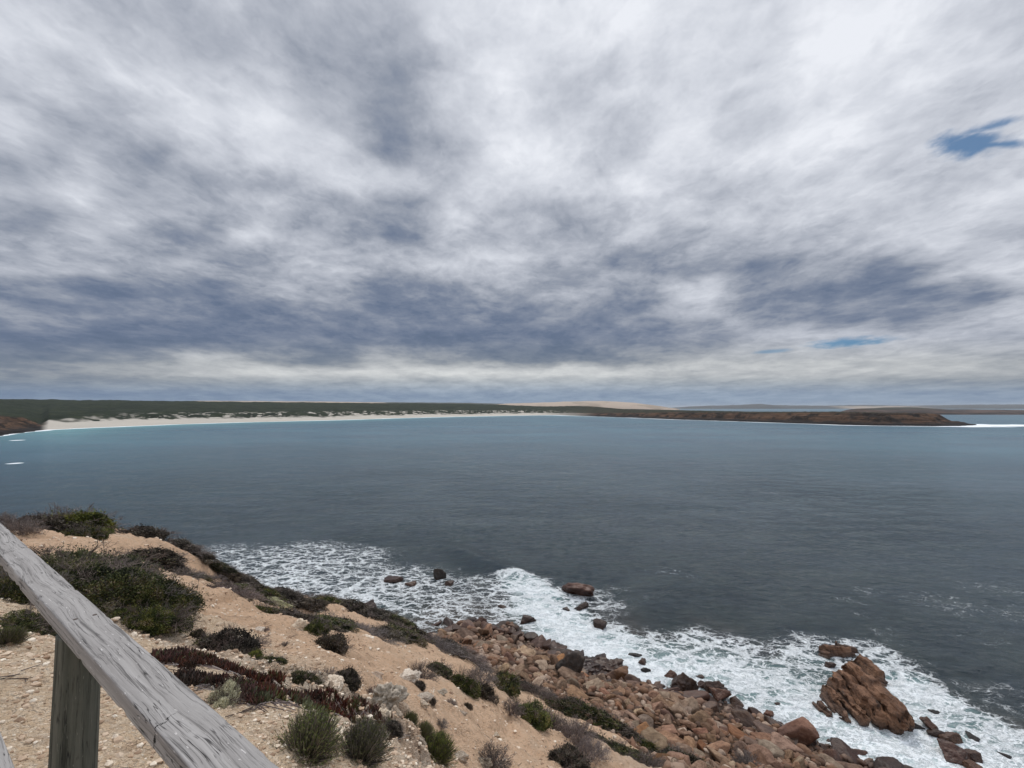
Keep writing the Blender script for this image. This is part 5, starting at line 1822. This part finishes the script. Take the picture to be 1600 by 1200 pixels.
for i, (px, py, w, kd) in enumerate(sorted(LOW, key=lambda r: r[0])):
    S(px, py, w, kd, f'{DESC[kd]} in the strip above the boulders, {["first", "second", "third", "fourth", "fifth", "sixth", "seventh", "eighth", "ninth", "tenth", "eleventh", "twelfth", "thirteenth", "fourteenth", "fifteenth", "sixteenth"][i]} from the top left',
      .42, 'shrub strip above the boulders', stretch=1.45, yawz=RYAW + .25)
S(1165, 1187, 38, 'grey', 'grey shrub growing alone among the boulders', .7)
# foreground tufts
S(479, 1172, 84, 'tuft', 'spiky green tuft at the bottom beside the rail', .60, 'spiky foreground tufts', 'shrub', 'spiky_tuft')
S(562, 1178, 72, 'tuft', 'spiky brown-green tuft at the bottom right of its twin', .60, 'spiky foreground tufts', 'shrub', 'spiky_tuft')
S(679, 1174, 54, 'tuft', 'round green tuft by the white limestone boulder', .55, 'tufts on the lower sand', 'shrub', 'spiky_tuft')
S(637, 1122, 24, 'tuft', 'small brown tuft right of the limestone ledge', .8, 'tufts on the lower sand', 'shrub', 'spiky_tuft')
S(659, 1150, 28, 'tuft', 'small dark tuft above the round green tuft', .7, 'tufts on the lower sand', 'shrub', 'spiky_tuft')
S(686, 1156, 14, 'tuft', 'tiny brown tuft just above the round green tuft', .8, 'tufts on the lower sand', 'shrub', 'spiky_tuft')
S(689, 1137, 22, 'grey', 'tiny grey dead shrub alone on the lower sand', .5)
S(772, 1188, 56, 'grey', 'grey twiggy shrub at the bottom edge of the lower sand', .6)
S(612, 1161, 32, 'dark', 'low brown shrub at the foot of the limestone ledge', .5)
S(583, 1066, 24, 'grey', 'small twiggy dead shrub on top of the limestone ledge', .8)
S(414, 978, 12, 'grey', 'tiny dead plant on the open sand', .6)
S(446, 1000, 14, 'grey', 'tiny grey plant on the sand left of the shrub pair', .5)
S(350, 1098, 42, 'pale', 'pale yellow-green cushion bush beside the rail', .9)
S(705, 1103, 16, 'grey', 'tiny grey shrub on the gravel above the lower sand', .6)
S(673, 1100, 18, 'dark', 'small brown shrub on the gravel right of the ledge', .5)
S(730, 1100, 14, 'dark', 'tiny brown shrub right of the tan stone', .6)
S(655, 1078, 20, 'dark', 'small dark shrub below the broad cream rock', .5)


def succulent(px, py, wpx, hpx, label, n=700):
    """a mat of upright finger leaves that follows the ground"""
    x, y, _ = at(px, py)
    rx = wpx / 2 * y / F
    _, y1, _ = at(px, py - hpx / 2)
    _, y2, _ = at(px, py + hpx / 2)
    ry = max(abs(y1 - y2) / 2, .12)
    root = bpy.data.objects.new('pigface_mat', None)
    COL.objects.link(root)
    z0 = gz(x, y)
    root.location = (x, y, z0)
    tag(root, label, 'succulent', 'mats of pigface')
    rg = np.random.default_rng(int(px * 7 + py))
    a = rg.uniform(0, 6.28, n * 2)
    r_ = np.sqrt(rg.random(n * 2))
    u_, v_ = np.cos(a) * r_ * rx, np.sin(a) * r_ * ry
    kp = (r_ < .55 + .8 * (fbm((x + u_) * 4, (y + v_) * 4, 2, 131) + .45)) & (fbm((x + u_) * 7, (y + v_) * 7, 2, 133) > -.22)
    u_, v_ = u_[kp][:n], v_[kp][:n]
    nn = len(u_)
    gzz = ground_h(x + u_, y + v_) - z0
    c = np.stack([u_, v_, gzz - .01], -1)
    d = unit(np.stack([rg.normal(0, .42, nn), rg.normal(0, .42, nn), np.ones(nn)], -1))
    L = rg.uniform(.04, .095, nn) * (1 + .3 * pn2(u_ * 5, v_ * 5, 9))
    m_ = c + d * (L * .6)[:, None]
    e_ = m_ + unit(d + np.stack([rg.normal(0, .2, nn), rg.normal(0, .2, nn), np.full(nn, .2)], -1)) * (L * .4)[:, None]
    V1, f1_ = sticks(np.concatenate([c, m_]), np.concatenate([m_, e_]), np.concatenate([np.full(nn, .0075), np.full(nn, .0085)]), np.concatenate([np.full(nn, .0085), np.full(nn, .002)]))
    me_ = mesh_from('leaves', V1, f1_, False)
    tn = np.clip(.42 + .9 * fbm(u_ * 3 + x, v_ * 3 + y, 2, 7) + rg.normal(0, .2, nn), 0, 1)
    add_attr(me_, 'tone', np.concatenate([np.repeat(tn, 6), np.repeat(tn, 6)]))
    link('leaves', me_, Msucc, root)
    ns_ = 60
    a0 = np.stack([rg.uniform(-rx, rx, ns_), rg.uniform(-ry, ry, ns_)], -1)
    a1 = a0 + rg.normal(0, .10, (ns_, 2))
    A = np.stack([a0[:, 0], a0[:, 1], ground_h(x + a0[:, 0], y + a0[:, 1]) - z0 + .012], -1)
    B = np.stack([a1[:, 0], a1[:, 1], ground_h(x + a1[:, 0], y + a1[:, 1]) - z0 + .016], -1)
    V1, f1_ = sticks(A, B, np.full(ns_, .005), np.full(ns_, .003))
    me_ = mesh_from('runners', V1, f1_, False)
    add_attr(me_, 'tone', np.repeat(rg.random(ns_), 6))
    link('runners', me_, Mtwig, root)


for k, (px, py, w, hp2, lb) in enumerate([
        (272, 1028, 60, 14, 'upper green-red pigface mat against the rail'), (318, 1037, 60, 14, 'upper pigface mat, second from the rail'),
        (366, 1048, 66, 14, 'upper pigface mat above the white stones'), (408, 1059, 56, 12, 'right end of the upper pigface strip'),
        (310, 1066, 64, 24, 'dark red pigface mat against the rail above the pale cushion bush'), (362, 1078, 58, 24, 'dark red pigface clump right of the pale cushion bush'),
        (400, 1098, 42, 28, 'tall red pigface clump below the pale cushion bush'), (428, 1086, 90, 26, 'broad dark red pigface mat in the middle of the strip'),
        (476, 1098, 80, 32, 'thick red-brown pigface mat left of the limestone ledge'), (512, 1110, 60, 30, 'brown pigface mat at the foot of the grey ledge top'),
        (590, 1134, 60, 30, 'red-brown pigface hanging under the limestone ledge'), (555, 1125, 44, 16, 'small pigface mat between the ledge and the tufts')]):
    succulent(px, py, w, hp2, lb, 900 if w > 50 else 500)

# dead twigs and litter lying on the ground
rg = np.random.default_rng(9)
nL = 1300
rr_ = 2.6 * np.exp(rg.random(nL) * math.log(20 / 2.6))
aa_ = np.radians(rg.uniform(-50, 20, nL))
tx, ty = rr_ * np.sin(aa_), rr_ * np.cos(aa_)
kp = (fbm(tx * .7, ty * .7, 3, 141) > .05) & (base_h(tx, ty) > 9)
tx, ty, rr_ = tx[kp], ty[kp], rr_[kp]
an = rg.uniform(0, 6.28, len(tx))
Ls = rg.uniform(.04, .22, len(tx)) * (.7 + rr_ * .05)
bx_, by_ = tx + np.cos(an) * Ls, ty + np.sin(an) * Ls
A = np.stack([tx, ty, ground_h(tx, ty) + .006], -1)
B = np.stack([bx_, by_, ground_h(bx_, by_) + .012], -1)
V1, f1_ = sticks(A, B, rg.uniform(.002, .005, len(tx)) * (.7 + rr_ * .06), np.full(len(tx), .002))
me = mesh_from('twig_litter', V1, f1_, False)
add_attr(me, 'tone', np.repeat(rg.random(len(tx)), 6))
tag(link('twig_litter', me, Mtwig), 'dead grey twigs and litter scattered over the sand', 'twigs', kind='stuff')


for _o in bpy.data.objects:
    if 'label' in _o and not 4 <= len(_o['label'].replace('-', ' ').split()) <= 16:
        print('LABEL', len(_o['label'].split()), _o['label'])
#OBJ>>
# ------------------------------------------------------------------ haze: sea air
bm = bmesh.new()
bmesh.ops.create_cube(bm, size=1)
hz = bpy.data.meshes.new('haze')
bm.to_mesh(hz)
bm.free()
mh = bpy.data.materials.new('haze')
mh.use_nodes = True
mh.node_tree.nodes.clear()
th = NT(mh.node_tree)
vol = th.node('ShaderNodeVolumePrincipled', Color=(0.90, 0.95, 1.0), Density=0.000042, Anisotropy=0.0)
oh = th.node('ShaderNodeOutputMaterial')
th.l.new(vol.outputs[0], oh.inputs['Volume'])
h = link('haze', hz, mh)
h.scale = (60000, 60000, 102)
h.location = (0, 0, 33)
tag(h, kind='stuff')
